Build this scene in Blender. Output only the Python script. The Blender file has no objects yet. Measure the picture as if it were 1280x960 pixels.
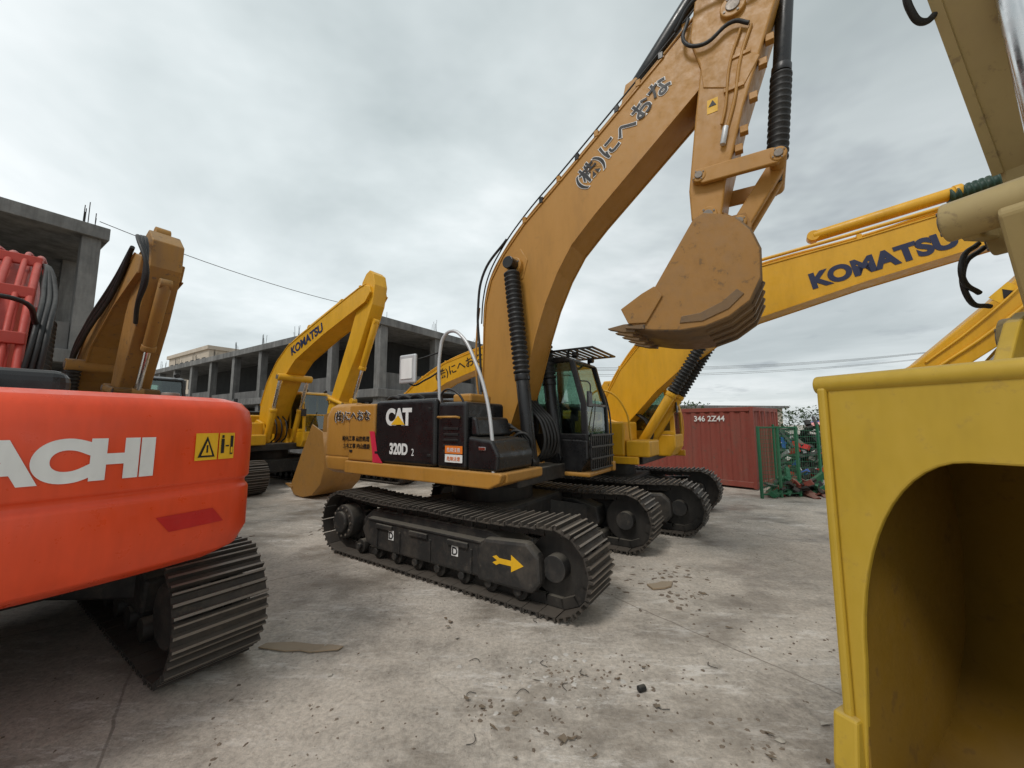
import bpy, bmesh, math, random
from mathutils import Vector, Matrix
random.seed(7)
sc=bpy.context.scene
R=math.radians
# ---------------------------------------------------------------- materials
def newmat(n):
    m=bpy.data.materials.new(n); m.use_nodes=True
    nt=m.node_tree; b=nt.nodes['Principled BSDF']; return m,nt,b
def N(nt,t,**k):
    n=nt.nodes.new(t)
    for a,v in k.items(): setattr(n,a,v)
    return n
def ramp(nt,src,stops):
    r=N(nt,'ShaderNodeValToRGB'); e=r.color_ramp.elements
    e[0].position,e[0].color=stops[0][0],stops[0][1]
    e[1].position,e[1].color=stops[-1][0],stops[-1][1]
    for p,c in stops[1:-1]:
        x=e.new(p); x.color=c
    nt.links.new(src,r.inputs[0]); return r
def g(v,a=1): return (v,v,v,a)
def mixc(nt,fac,a,b,mode='MIX'):
    m=N(nt,'ShaderNodeMix',data_type='RGBA',blend_type=mode)
    L=nt.links
    for s,v in ((0,fac),(6,a),(7,b)):
        if hasattr(v,'links'): L.new(v,m.inputs[s])
        else: m.inputs[s].default_value=v
    return m.outputs[2]
def noise(nt,co,scale,detail=5,rough=.6,vec_scale=None):
    n=N(nt,'ShaderNodeTexNoise'); n.inputs['Scale'].default_value=scale
    n.inputs['Detail'].default_value=detail; n.inputs['Roughness'].default_value=rough
    if vec_scale:
        mp=N(nt,'ShaderNodeMapping'); mp.inputs['Scale'].default_value=vec_scale
        nt.links.new(co,mp.inputs[0]); co=mp.outputs[0]
    nt.links.new(co,n.inputs['Vector']); return n.outputs['Fac']
def paint(name,col,rough=.38,dirt=.35,dirtcol=(.16,.13,.10),metal=0,spec=.5,bump=0,scr=.3,streak=.2,dust=(.30,.27,.22)):
    m,nt,b=newmat(name); co=N(nt,'ShaderNodeTexCoord').outputs['Object']; L=nt.links
    c=(*col,1); dc=(*dirtcol,1)
    n2=noise(nt,co,9,4,.72); n3=noise(nt,co,3.0,4,.75,(1,1,streak))
    v=ramp(nt,n3,[(.3,g(.80)),(.7,g(1.10))])
    c1=mixc(nt,1.0,c,v.outputs[0],'MULTIPLY')
    d=ramp(nt,n3,[(.46,g(0)),(.72,g(dirt))])
    c2=mixc(nt,d.outputs[0],c1,dc)
    s=ramp(nt,n2,[(.60,g(0)),(.68,g(min(1,scr*dirt*3)))])
    c3=mixc(nt,s.outputs[0],c2,dc)
    geo=N(nt,'ShaderNodeNewGeometry'); sep=N(nt,'ShaderNodeSeparateXYZ'); L.new(geo.outputs['Normal'],sep.inputs[0])
    up=ramp(nt,sep.outputs[2],[(.6,g(0)),(1,g(min(.8,dirt*.9)))])
    c4=mixc(nt,up.outputs[0],c3,(*dust,1))
    L.new(c4,b.inputs['Base Color'])
    rr=ramp(nt,n2,[(.3,g(rough)),(.75,g(min(1,rough+.3)))])
    L.new(rr.outputs[0],b.inputs['Roughness'])
    b.inputs['Metallic'].default_value=metal
    b.inputs['Specular IOR Level'].default_value=spec
    if bump:
        bp=N(nt,'ShaderNodeBump'); bp.inputs['Strength'].default_value=bump; bp.inputs['Distance'].default_value=.01
        L.new(n2,bp.inputs['Height']); L.new(bp.outputs[0],b.inputs['Normal'])
    return m
CATY=paint('ochre_paint',(.46,.222,.036),.36,.22,(.20,.12,.05))
CATB=paint('ochre_worn',(.36,.175,.035),.46,.5,(.13,.085,.045),scr=.4,streak=.7,bump=.15)
CATW=paint('worn_bucket_steel',(.20,.115,.045),.45,.7,(.07,.055,.045),scr=.5,streak=1,bump=.3)
BLK=paint('black_paint',(.010,.010,.011),.20,.12,(.06,.055,.05))
FRM=paint('dusty_black',(.020,.019,.018),.48,.45,(.11,.09,.07),bump=.2,streak=.8)
TRK=paint('track_steel',(.23,.20,.17),.38,.6,(.10,.08,.06),.35,streak=1,dust=(.30,.265,.225),bump=.2)
TRD=paint('track_dark',(.045,.038,.032),.6,.6,(.10,.08,.06),.1,streak=1,dust=(.13,.11,.09))  # darker tone for shoe plates and the gaps between grouser tops
GRS=paint('greasy_link',(.018,.016,.014),.45,.5,(.06,.05,.04))
KY=paint('yellow_paint',(.74,.385,.012),.30,.15,(.4,.24,.04))
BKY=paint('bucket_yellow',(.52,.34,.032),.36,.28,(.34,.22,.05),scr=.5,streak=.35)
BKI=paint('bucket_inside_shaded',(.26,.145,.014),.45,.4,(.13,.07,.015),scr=.4,streak=.5)  # darker copy of the bucket yellow; interior shading put into the colour
OLD=paint('old_tan_yellow',(.45,.345,.155),.5,.5,(.26,.19,.10),scr=.5,streak=.25,bump=.1)
ORG=paint('old_orange',(.38,.195,.04),.5,.55,(.13,.09,.06),scr=.5)
RED=paint('orange_red_paint',(.80,.075,.018),.24,.06,(.5,.06,.02))
REDD=paint('faded_red',(.52,.065,.045),.45,.3,(.28,.06,.04))
RED2=paint('deep_red',(.55,.015,.012),.22,.05)
CHR=paint('chrome',(.75,.75,.75),.12,.05,metal=1.0)
SIL=paint('galvanised',(.60,.61,.62),.35,.15,metal=.4)
RUB=paint('rubber',(.010,.010,.010),.42,.2,(.045,.04,.035))
WHT=paint('white_vinyl',(.8,.8,.78),.4,.05)
BKT=paint('black_vinyl',(.008,.008,.010),.4,.02)
NAV=paint('navy_vinyl',(.010,.017,.065),.4,.05)
YEL=paint('yellow_vinyl',(.85,.48,.015),.4,.03)
ORS=paint('orange_vinyl',(.8,.2,.02),.4,.03)
MAG=paint('red_vinyl',(.62,.02,.06),.4,.03)
GRN=paint('green_bellows',(.008,.045,.028),.4,.2)
GRF=paint('green_fence',(.012,.13,.06),.5,.2)
CTR=paint('container_paint',(.26,.055,.038),.55,.55,(.14,.075,.055),scr=.6)
BLU=paint('blue_paint',(.03,.12,.5),.45,.2)
SEA=paint('seat_fabric',(.03,.03,.035),.9,.2)
def glassmat():
    m,nt,b=newmat('cab_glass'); L=nt.links
    t=N(nt,'ShaderNodeBsdfTransparent'); t.inputs[0].default_value=(.62,.74,.68,1)
    mx=N(nt,'ShaderNodeMixShader')
    gl=N(nt,'ShaderNodeBsdfGlossy'); gl.inputs['Roughness'].default_value=.03; gl.inputs[0].default_value=(.7,.75,.75,1)
    fr=N(nt,'ShaderNodeFresnel'); fr.inputs[0].default_value=1.6
    mm=N(nt,'ShaderNodeMath',operation='ADD'); mm.inputs[1].default_value=.12; L.new(fr.outputs[0],mm.inputs[0])
    L.new(mm.outputs[0],mx.inputs[0]); L.new(t.outputs[0],mx.inputs[1]); L.new(gl.outputs[0],mx.inputs[2])
    L.new(mx.outputs[0],nt.nodes['Material Output'].inputs[0]); return m
GLS=glassmat()
def concrete(name,a,b_,stain=.6):
    m,nt,b=newmat(name); L=nt.links; co=N(nt,'ShaderNodeTexCoord').outputs['Object']
    n1=noise(nt,co,.9,5,.75); n2=noise(nt,co,2.2,4,.7,(1,1,.12))
    c=ramp(nt,n1,[(.3,(*a,1)),(.7,(*b_,1))]); s=ramp(nt,n2,[(.42,g(0)),(.7,g(stain))])
    c2=mixc(nt,s.outputs[0],c.outputs[0],(.06,.058,.055,1))
    L.new(c2,b.inputs['Base Color']); b.inputs['Roughness'].default_value=.9
    return m
CON=concrete('weathered_concrete',(.13,.13,.128),(.25,.245,.235),.75)
CDK=concrete('shaded_interior',(.02,.02,.02),(.04,.04,.038),.3)  # near-black, shade inside the open bays painted into the colour
BRK=concrete('block_wall',(.11,.11,.108),(.18,.175,.17),.7)
BEI=concrete('beige_render',(.45,.38,.30),(.53,.46,.38),.15)
def groundmat():
    m,nt,b=newmat('yard_concrete'); L=nt.links; co=N(nt,'ShaderNodeTexCoord').outputs['Object']
    big=noise(nt,co,.3,3,.6); mid=noise(nt,co,1.3,7,.76); fine=noise(nt,co,26,5,.8)
    c=ramp(nt,big,[(.3,(.43,.375,.315,1)),(.7,(.56,.505,.44,1))])
    f=ramp(nt,mid,[(.30,g(.52)),(.47,g(.92)),(.55,g(1.05)),(.72,g(1.18))]); c1=mixc(nt,1.0,c.outputs[0],f.outputs[0],'MULTIPLY')
    f2=ramp(nt,fine,[(.30,g(.60)),(.52,g(1.0)),(.70,g(1.22))]); c2=mixc(nt,1.0,c1,f2.outputs[0],'MULTIPLY')
    mp=N(nt,'ShaderNodeMapping'); mp.inputs['Rotation'].default_value=(0,0,R(33.5)); mp.inputs['Scale'].default_value=(.8,3.0,1); L.new(co,mp.inputs[0])
    sc_=noise(nt,mp.outputs[0],2.0,8,.88); s=ramp(nt,sc_,[(.53,g(0)),(.58,g(.75))])
    gate=ramp(nt,big,[(.42,g(.15)),(.58,g(1))]); sm=N(nt,'ShaderNodeMath',operation='MULTIPLY'); L.new(s.outputs[0],sm.inputs[0]); L.new(gate.outputs[0],sm.inputs[1])
    c3=mixc(nt,sm.outputs[0],c2,(.74,.70,.65,1))
    mp3=N(nt,'ShaderNodeMapping'); mp3.inputs['Location'].default_value=(13.1,4.2,0); mp3.inputs['Scale'].default_value=(.8,1.25,1); L.new(co,mp3.inputs[0])
    o=noise(nt,mp3.outputs[0],1.0,6,.66); os=ramp(nt,o,[(.51,g(0)),(.57,g(.32)),(.68,g(.7))]); c4=mixc(nt,os.outputs[0],c3,(.16,.13,.10,1))
    fs=ramp(nt,fine,[(.66,g(0)),(.70,g(.7))]); gate2=ramp(nt,mid,[(.4,g(1)),(.6,g(.1))]); fm=N(nt,'ShaderNodeMath',operation='MULTIPLY'); L.new(fs.outputs[0],fm.inputs[0]); L.new(gate2.outputs[0],fm.inputs[1])
    c5=mixc(nt,fm.outputs[0],c4,(.13,.105,.085,1))
    br2=N(nt,'ShaderNodeTexBrick'); mp2=N(nt,'ShaderNodeMapping'); mp2.inputs['Rotation'].default_value=(0,0,R(52)); mp2.inputs['Location'].default_value=(.7,.3,0)
    nz=N(nt,'ShaderNodeTexNoise'); nz.inputs['Scale'].default_value=2.5; nz.inputs['Detail'].default_value=5; L.new(co,nz.inputs['Vector'])
    ad=N(nt,'ShaderNodeVectorMath',operation='MULTIPLY_ADD'); L.new(nz.outputs['Color'],ad.inputs[0]); ad.inputs[1].default_value=(.09,.09,0); L.new(co,ad.inputs[2])
    L.new(ad.outputs[0],mp2.inputs[0]); L.new(mp2.outputs[0],br2.inputs['Vector'])
    br2.inputs['Scale'].default_value=1; br2.inputs['Brick Width'].default_value=5; br2.inputs['Row Height'].default_value=4; br2.offset=0
    br2.inputs['Mortar Size'].default_value=.012; br2.inputs['Mortar Smooth'].default_value=.6
    ml=N(nt,'ShaderNodeMath',operation='MULTIPLY'); L.new(br2.outputs['Fac'],ml.inputs[0])
    brk=ramp(nt,mid,[(.4,g(.3)),(.6,g(.75))]); L.new(brk.outputs[0],ml.inputs[1])
    c6=mixc(nt,ml.outputs[0],c5,(.13,.105,.085,1))
    vo=N(nt,'ShaderNodeTexVoronoi',feature='DISTANCE_TO_EDGE'); vo.inputs['Scale'].default_value=.3
    ad2=N(nt,'ShaderNodeVectorMath',operation='MULTIPLY_ADD'); L.new(nz.outputs['Color'],ad2.inputs[0]); ad2.inputs[1].default_value=(.6,.6,0); L.new(co,ad2.inputs[2]); L.new(ad2.outputs[0],vo.inputs['Vector'])
    cr=ramp(nt,vo.outputs['Distance'],[(.0,g(1)),(.004,g(0))])
    ml2=N(nt,'ShaderNodeMath',operation='MULTIPLY'); L.new(cr.outputs[0],ml2.inputs[0]); cm=ramp(nt,sc_,[(.42,g(.6)),(.53,g(0))]); L.new(cm.outputs[0],ml2.inputs[1])
    c7=mixc(nt,ml2.outputs[0],c6,(.15,.13,.11,1))
    L.new(c7,b.inputs['Base Color'])
    rr=ramp(nt,o,[(.45,g(.85)),(.60,g(.42))]); L.new(rr.outputs[0],b.inputs['Roughness'])
    bp=N(nt,'ShaderNodeBump'); bp.inputs['Strength'].default_value=.6; bp.inputs['Distance'].default_value=.02
    L.new(fine,bp.inputs['Height']); L.new(bp.outputs[0],b.inputs['Normal']); return m
GND=groundmat()
# ---------------------------------------------------------------- helpers
def empty(name,loc=(0,0,0),yaw=0,par=None):
    e=bpy.data.objects.new(name,None); sc.collection.objects.link(e); e.location=loc; e.rotation_euler=(0,0,yaw); e.empty_display_size=.2
    if par: e.parent=par
    return e
def addobj(name,me,mat,par,bevel=0,seg=2,smooth=False):
    o=bpy.data.objects.new(name,me); sc.collection.objects.link(o)
    if mat: me.materials.append(mat)
    if par: o.parent=par
    if bevel:
        m=o.modifiers.new('b','BEVEL'); m.width=bevel; m.segments=seg; m.limit_method='ANGLE'; m.angle_limit=R(35)
    if smooth:
        for p in me.polygons: p.use_smooth=True
    return o
def mesh(name,vs,fs,mat,par,bevel=0,seg=2,smooth=False):
    me=bpy.data.meshes.new(name); me.from_pydata(vs,[],fs)
    bm=bmesh.new(); bm.from_mesh(me); bmesh.ops.recalc_face_normals(bm,faces=bm.faces); bm.to_mesh(me); bm.free()
    return addobj(name,me,mat,par,bevel,seg,smooth)
def box(name,x0,x1,y0,y1,z0,z1,mat,par,bevel=.012,seg=2):
    v=[(x,y,z) for x in(x0,x1) for y in(y0,y1) for z in(z0,z1)]
    return mesh(name,v,[(0,1,3,2),(4,6,7,5),(0,4,5,1),(2,3,7,6),(0,2,6,4),(1,5,7,3)],mat,par,bevel,seg)
def ext(name,pts,y0,y1,mat,par,bevel=.015,seg=2):
    n=len(pts); v=[(p[0],y0,p[1]) for p in pts]+[(p[0],y1,p[1]) for p in pts]
    f=[tuple(range(n)),tuple(range(2*n-1,n-1,-1))]+[(i,(i+1)%n,n+(i+1)%n,n+i) for i in range(n)]
    return mesh(name,v,f,mat,par,bevel,seg)
def cyl(name,p0,p1,r,mat,par,seg=24,r2=None,bevel=.006):
    p0,p1=Vector(p0),Vector(p1); d=p1-p0; L=d.length
    bm=bmesh.new(); bmesh.ops.create_cone(bm,cap_ends=True,segments=seg,radius1=r,radius2=r if r2 is None else r2,depth=L)
    M=Matrix.Translation((p0+p1)/2)@d.to_track_quat('Z','Y').to_matrix().to_4x4(); bm.transform(M)
    for f in bm.faces: f.smooth=len(f.verts)==4
    me=bpy.data.meshes.new(name); bm.to_mesh(me); bm.free()
    return addobj(name,me,mat,par,bevel)
def lathe(name,p0,p1,prof,mat,par,seg=20):
    p0,p1=Vector(p0),Vector(p1); d=p1-p0; q=d.to_track_quat('Z','Y'); L=d.length
    v=[];f=[]
    for t,r in prof:
        for i in range(seg):
            a=2*math.pi*i/seg; v.append(tuple(p0+q@Vector((r*math.cos(a),r*math.sin(a),t*L))))
    for k in range(len(prof)-1):
        for i in range(seg):
            j=(i+1)%seg; f.append((k*seg+i,k*seg+j,(k+1)*seg+j,(k+1)*seg+i))
    f.append(tuple(range(seg-1,-1,-1))); f.append(tuple(range((len(prof)-1)*seg,len(prof)*seg)))
    return mesh(name,v,f,mat,par,smooth=True)
def bellows(name,p0,p1,r,mat,par):
    L=(Vector(p1)-Vector(p0)).length; n=max(6,int(L/.068)); pr=[]
    for i in range(n): pr+=[(i/n,r*.68),((i+.3)/n,r),((i+.6)/n,r)]
    pr.append((1,r*.7))
    return lathe(name,p0,p1,pr,mat,par)
def tube(name,pts,r,mat,par,curved=True,cyc=False):
    c=bpy.data.curves.new(name,'CURVE'); c.dimensions='3D'; c.bevel_depth=r; c.bevel_resolution=3; c.use_fill_caps=True
    if curved:
        s=c.splines.new('BEZIER'); s.bezier_points.add(len(pts)-1)
        for b_,p in zip(s.bezier_points,pts): b_.co=p; b_.handle_left_type=b_.handle_right_type='AUTO'
        s.resolution_u=8
    else:
        s=c.splines.new('POLY'); s.points.add(len(pts)-1)
        for b_,p in zip(s.points,pts): b_.co=(*p,1)
    s.use_cyclic_u=cyc
    o=bpy.data.objects.new(name,c); sc.collection.objects.link(o); c.materials.append(mat); o.parent=par; return o
def textmesh(s,size,off=0,ext_=.002,align='CENTER',spacing=1,xs=1):
    c=bpy.data.curves.new('t','FONT'); c.body=s; c.size=size; c.align_x=align; c.offset=off; c.extrude=ext_; c.space_character=spacing
    o=bpy.data.objects.new('t',c); sc.collection.objects.link(o); bpy.context.view_layer.update()
    dg=bpy.context.evaluated_depsgraph_get(); me=bpy.data.meshes.new_from_object(o.evaluated_get(dg))
    bpy.data.objects.remove(o)
    for v in me.vertices: v.co.x*=xs
    me.materials.clear(); return me
def sidetext(name,s,x,z,y,size,mat,par,ang=0,off=0,align='CENTER',spacing=1,xs=1,halo=None,hoff=.02,shear=0):
    """text on a face looking to -y, reading toward +x"""
    for k,(m,o_,dy) in enumerate(([(halo,off+hoff,0)] if halo else [])+[(mat,off,.006 if halo else 0)]):
        me=textmesh(s,size,o_,.0015,align,spacing,xs)
        for v in me.vertices: v.co.x+=v.co.y*shear
        M=Matrix.Translation((x,y-.003-dy,z))@Matrix.Rotation(-ang,4,'Y')@Matrix.Rotation(R(90),4,'X')
        me.transform(M); addobj(name+('_outline' if (halo and k==0) else ''),me,m,par)
def poly_decal(name,pts,y,mat,par,t=.002):
    return ext(name,pts,y-t,y,mat,par,0)
def zs(pts,k,z0=1.6): return [(x,z0+(z-z0)*k if z>z0 else z) for x,z in pts]
# ---------------------------------------------------------------- parts
def track(par,yc,w=.6,a=1.75,Rr=.40,zc=.46,mirror=1,arrow=False,steel=TRK):
    per=2*math.pi*Rr+4*a; n=int(round(per/.19)); pitch=per/n
    prof=[(-.096,0),(-.096,.050),(-.078,.050),(-.068,.010),(-.018,.010),(-.010,.044),(.010,.044),(.018,.010),(.062,.010),(.070,.044),(.084,.044),(.088,0)]
    V=[];F=[];V2=[];F2=[];tops=[]
    def at(d):
        d%=per
        if d<2*a: return (a-d,zc-Rr,-math.pi/2,-1)
        d-=2*a
        if d<math.pi*Rr:
            th=-math.pi/2-d/Rr; return (-a+Rr*math.cos(th),zc+Rr*math.sin(th),th,0)
        d-=math.pi*Rr
        if d<2*a:
            x=-a+d; return (x,zc+Rr-.035*math.sin(math.pi*(x+a)/(2*a))-.02*abs(math.sin(2*math.pi*(x+a)/(2*a))),math.pi/2,1)
        d-=2*a; th=math.pi/2-d/Rr; return (a+Rr*math.cos(th),zc+Rr*math.sin(th),th,0)
    for i in range(n):
        x,z,th,_=at(i*pitch+.03); th+=random.uniform(-.012,.012); nx,nz=math.cos(th),math.sin(th); tx,tz=nz,-nx
        b=len(V); k=len(prof); jy=random.uniform(-.004,.004)
        for yy in (yc-w/2+jy,yc+w/2+jy):
            for t,h in prof: V.append((x+tx*t+nx*h,yy,z+tz*t+nz*h))
        F.append(tuple(range(b,b+k))); F.append(tuple(range(b+2*k-1,b+k-1,-1)))
        for j in range(k):
            if j in (1,5,9): tops.append(len(F))
            F.append((b+j,b+(j+1)%k,b+k+(j+1)%k,b+k+j))
        for y0,y1 in ((yc-.12,yc-.06),(yc+.06,yc+.12)):
            b=len(V2)
            for yy in (y0,y1):
                for t,h in ((-.1,-.01),(.1,-.01),(.085,-.105),(-.085,-.105)): V2.append((x+tx*t+nx*h,yy,z+tz*t+nz*h))
            F2+= [(b,b+1,b+2,b+3),(b+7,b+6,b+5,b+4)]+[(b+j,b+(j+1)%4,b+4+(j+1)%4,b+4+j) for j in range(4)]
    ts=mesh('track_shoes',V,F,TRD,par); ts.data.materials.append(steel)
    for t in tops: ts.data.polygons[t].material_index=1
    mesh('track_chain',V2,F2,GRS,par)
    so=-mirror
    o0=yc+so*.26
    ext('track_frame',[(-1.3,.26),(1.25,.26),(1.35,.38),(1.3,.6),(.9,.70),(-1.15,.70),(-1.35,.55)],yc-.17,yc+.2*1,FRM,par,.03)
    ys=sorted((yc+so*.17,yc+so*.265))
    ext('frame_side',[(-1.15,.27),(-.95,.215),(1.0,.215),(1.0,.60),(-1.1,.62),(-1.25,.45)],ys[0],ys[1],FRM,par,.03)
    box('frame_ledge',-1.1,.9,min(yc+so*.1,yc+so*.285),max(yc+so*.1,yc+so*.285),.585,.61,FRM,par,.006)
    ys2=sorted((yc+so*.17,yc+so*.30))
    ext('idler_guard',[(.85,.20),(1.55,.20),(1.66,.32),(1.64,.58),(1.50,.70),(.95,.66),(.85,.55)],ys2[0],ys2[1],FRM,par,.04)
    for xs_ in (-.75,-.1,.55):
        box('frame_step',xs_-.16,xs_+.16,min(o0,o0+so*.04),max(o0,o0+so*.04),.50,.56,FRM,par)
    for xs_ in (-.9,-.45,.1,.75): box('frame_gusset',xs_-.012,xs_+.012,min(o0,o0+so*.02),max(o0,o0+so*.02),.24,.5,FRM,par,.004)
    for i in range(8):
        x=-1.35+i*2.7/7; cyl('track_roller',(x,yc-.2,.165),(x,yc+.2,.165),.095,GRS,par,18)
        cyl('roller_boss',(x,yc+so*.2,.17),(x,yc+so*.25,.17),.045,FRM,par,12)
    for x in (-.6,.6): cyl('carrier_roller',(x,yc-.15,.73),(x,yc+.15,.73),.06,GRS,par,14)
    cyl('idler',(a,yc-.07,zc),(a,yc+.07,zc),.33,GRS,par,36); cyl('idler_hub',(a,yc-.2,zc),(a,yc+.2,zc),.13,FRM,par)
    nt_=42;pts=[]
    for i in range(nt_):
        r=.34 if i%2 else .28; th=2*math.pi*i/nt_; pts.append((-a+r*math.cos(th),zc+r*math.sin(th)))
    ext('sprocket',pts,yc-.05,yc+.05,GRS,par,.004)
    cyl('final_drive',(-a,yc-.24,zc),(-a,yc+.24,zc),.24,FRM,par,36,bevel=.03)
    cyl('final_drive_cover',(-a,yc+so*.24,zc),(-a,yc+so*.3,zc),.15,FRM,par,24,bevel=.02)
    for i in range(12):
        th=2*math.pi*i/12; cyl('bolt',(-a+.2*math.cos(th),yc+so*.235,zc+.2*math.sin(th)),(-a+.2*math.cos(th),yc+so*.255,zc+.2*math.sin(th)),.016,TRK,par,6,bevel=0)
    if arrow:
        cx,cz=1.26,.46
        pts=[(-.19,-.03),(-.13,0),(-.19,.03),(-.14,.05),(-.10,.027),(.05,.027),(.05,.085),(.2,0),(.05,-.085),(.05,-.027),(-.10,-.027),(-.14,-.05)]
        y=ys2[0] if so<0 else ys2[1]
        ext('arrow_sticker',[(cx+p[0],cz+p[1]) for p in pts],min(y,y+so*.004),max(y,y+so*.004),YEL,par,0)
def undercarriage(par,arrow=False,a=1.75,steel=TRK):
    track(par,-1.15,mirror=1,arrow=arrow,a=a,steel=steel); track(par,1.15,mirror=-1,arrow=arrow,a=a,steel=steel)
    box('car_body',-.75,.75,-.95,.95,.42,.82,FRM,par,.05)
    for sx in(-1,1):
        for sy in(-1,1):
            mesh('frame_leg',[(sx*.3,sy*.3,.45),(sx*.6,sy*.3,.45),(sx*1.15,sy*1.0,.35),(sx*.8,sy*1.0,.35),(sx*.3,sy*.3,.8),(sx*.6,sy*.3,.8),(sx*1.15,sy*1.0,.62),(sx*.8,sy*1.0,.62)],
              [(0,1,2,3),(4,5,6,7),(0,1,5,4),(1,2,6,5),(2,3,7,6),(3,0,4,7)],FRM,par,.02)
    cyl('swing_bearing',(0,0,.8),(0,0,1.12),.62,GRS,par,48)
def cw_outline(xb,hw,xf,inset,Rc=3.4,cr=.22):
    hw-=inset; xb2=xb+inset; pts=[]
    ym=hw-cr; am=math.asin(ym/Rc); cx=xb2+Rc
    n=14
    for i in range(n+1):
        a=-am+2*am*i/n; pts.append((cx-Rc*math.cos(a),Rc*math.sin(a)))
    def corner(sy):
        x0=cx-Rc*math.cos(am); out=[]
        for i in range(1,9):
            t=i/8*math.pi/2; out.append((x0+cr*(1-math.cos(t))*1.2+cr*math.sin(t)*math.tan(am)*.5,sy*(ym+cr*math.sin(t))))
        return out
    R_=corner(1); L_=corner(-1)
    return pts+R_+[(xf,hw),(xf,-hw)]+L_[::-1]
def counterweight(par,mat,xb=-2.75,hw=1.35,xf=-1.7,levels=None,name='counterweight',cr=.22,Rc=3.4):
    V=[];F=[];k=0
    for z,ins in levels:
        o=cw_outline(xb,hw,xf,ins,cr=cr,Rc=Rc); k=len(o); V+=[(x,y,z) for x,y in o]
    for l in range(len(levels)-1):
        for i in range(k): j=(i+1)%k; F.append((l*k+i,l*k+j,(l+1)*k+j,(l+1)*k+i))
    F.append(tuple(range(k))); F.append(tuple(range((len(levels)-1)*k,len(levels)*k)))
    o=mesh(name,V,F,mat,par,.012,2)
    for p in o.data.polygons: p.use_smooth=abs(p.normal.z)<.9
    return o
def cab(par,frame,trim=BLK,z1=2.95,guard=False,x0=-.22,x1=1.42,y0=.40,y1=1.34):
    ext('cab_lower',[(x0,1.2),(x1-.12,1.2),(x1,1.4),(x1,1.68),(x0,1.72)],y0,y1,frame,par,.03)
    ext('cab_roof',[(x0,z1-.1),(x0+.05,z1),(x1-.4,z1),(x1-.22,z1-.05),(x1-.2,z1-.1)],y0,y1,frame,par,.025)
    for yy in (y0,y1-.06):
        ext('rear_pillar',[(x0,1.7),(x0+.2,1.7),(x0+.16,z1-.08),(x0,z1-.08)],yy,yy+.06,frame,par,.01)
        ext('centre_pillar',[(x0+.72,1.7),(x0+.8,1.7),(x0+.78,z1-.08),(x0+.7,z1-.08)],yy,yy+.06,frame,par,.01)
        ext('front_pillar',[(x1-.1,1.66),(x1,1.66),(x1-.02,2.2),(x1-.2,z1-.07),(x1-.29,z1-.07),(x1-.11,2.2)],yy,yy+.06,frame,par,.012)
        box('belt_rail',x0,x1-.02,yy-.004,yy+.064,1.68,1.76,frame,par,.01)
        ext('side_glass',[(x0+.15,1.74),(x1-.06,1.74),(x1-.08,2.2),(x1-.26,z1-.09),(x0+.15,z1-.09)],yy+.025,yy+.033,GLS,par,0)
    mesh('windshield',[(x1-.03,y0+.05,1.66),(x1-.03,y1-.05,1.66),(x1-.05,y1-.05,2.2),(x1-.05,y0+.05,2.2),(x1-.24,y1-.05,z1-.08),(x1-.24,y0+.05,z1-.08)],[(0,1,2,3),(3,2,4,5)],GLS,par)
    box('windshield_bar',x1-.07,x1-.03,y0+.05,y1-.05,2.18,2.22,frame,par,.006)
    box('cab_rear_panel',x0+.01,x0+.05,y0+.06,y1-.06,1.7,2.15,frame,par,.006)
    box('rear_glass',x0+.02,x0+.03,y0+.06,y1-.06,2.15,z1-.1,GLS,par,0)
    box('seat_base',.15,.62,y0+.22,y1-.22,1.7,1.86,SEA,par,.04); ext('seat_back',[(.08,1.86),(.22,1.86),(.12,2.55),(-.0,2.55)],y0+.24,y1-.24,SEA,par,.05)
    box('headrest',-.04,.06,y0+.34,y1-.34,2.56,2.74,SEA,par,.03)
    for s_ in (.1,.72):
        box('control_console',.35,.85,y0+s_,y0+s_+.13,1.7,2.0,SEA,par,.03); cyl('joystick',(.8,y0+s_+.06,2.0),(.83,y0+s_+.06,2.18),.02,RUB,par,10)
    box('monitor',1.12,1.16,y0+.08,y0+.28,1.95,2.15,SEA,par,.01)
    tube('wiper',[(x1-.0,y0+.2,1.8),(x1-.02,y0+.35,2.1),(x1-.05,y0+.45,2.3)],.008,RUB,par)
    tube('grab_rail',[(x1-.02,y1+.05,1.5),(x1-.0,y1+.06,1.9),(x1-.06,y1+.06,2.3),(x1-.12,y1+.02,2.5)],.014,frame,par)
    tube('mirror_arm',[(x1-.1,y0+.0,2.55),(x1+.06,y0-.05,2.5),(x1+.08,y0-.06,2.35)],.01,RUB,par)
    box('cab_mirror',x1+.05,x1+.08,y0-.14,y0+.02,2.15,2.38,trim,par,.01)
    for yy in (y0+.1,y1-.2): cyl('work_lamp',(x1-.28,yy+.05,z1+.03),(x1-.2,yy+.05,z1+.03),.05,trim,par,16)
    if guard:
        for i in range(12):
            y=y0+.02+i*(y1-y0-.04)/11; box('front_guard_bar',x1+.03,x1+.05,y-.012,y+.012,1.24,1.74,BLK,par,.003)
        for z in (1.24,1.4,1.57,1.74): box('front_guard_rail',x1+.05,x1+.065,y0-.01,y1+.01,z-.014,z+.014,BLK,par,.003)
        for yy in (y0-.02,y1+.02): box('visor_rail',.1,x1+.12,yy-.015,yy+.015,z1+.07,z1+.1,BLK,par,.004)
        for i in range(15):
            x=.12+i*(x1-.02)/14; box('visor_slat',x-.012,x+.03,y0-.02,y1+.02,z1+.072,z1+.094,BLK,par,.003)
        for x in (.2,1.1):
            for yy in (y0+.05,y1-.05): box('visor_post',x-.02,x+.02,yy-.02,yy+.02,z1-.03,z1+.075,BLK,par,.003)
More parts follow.
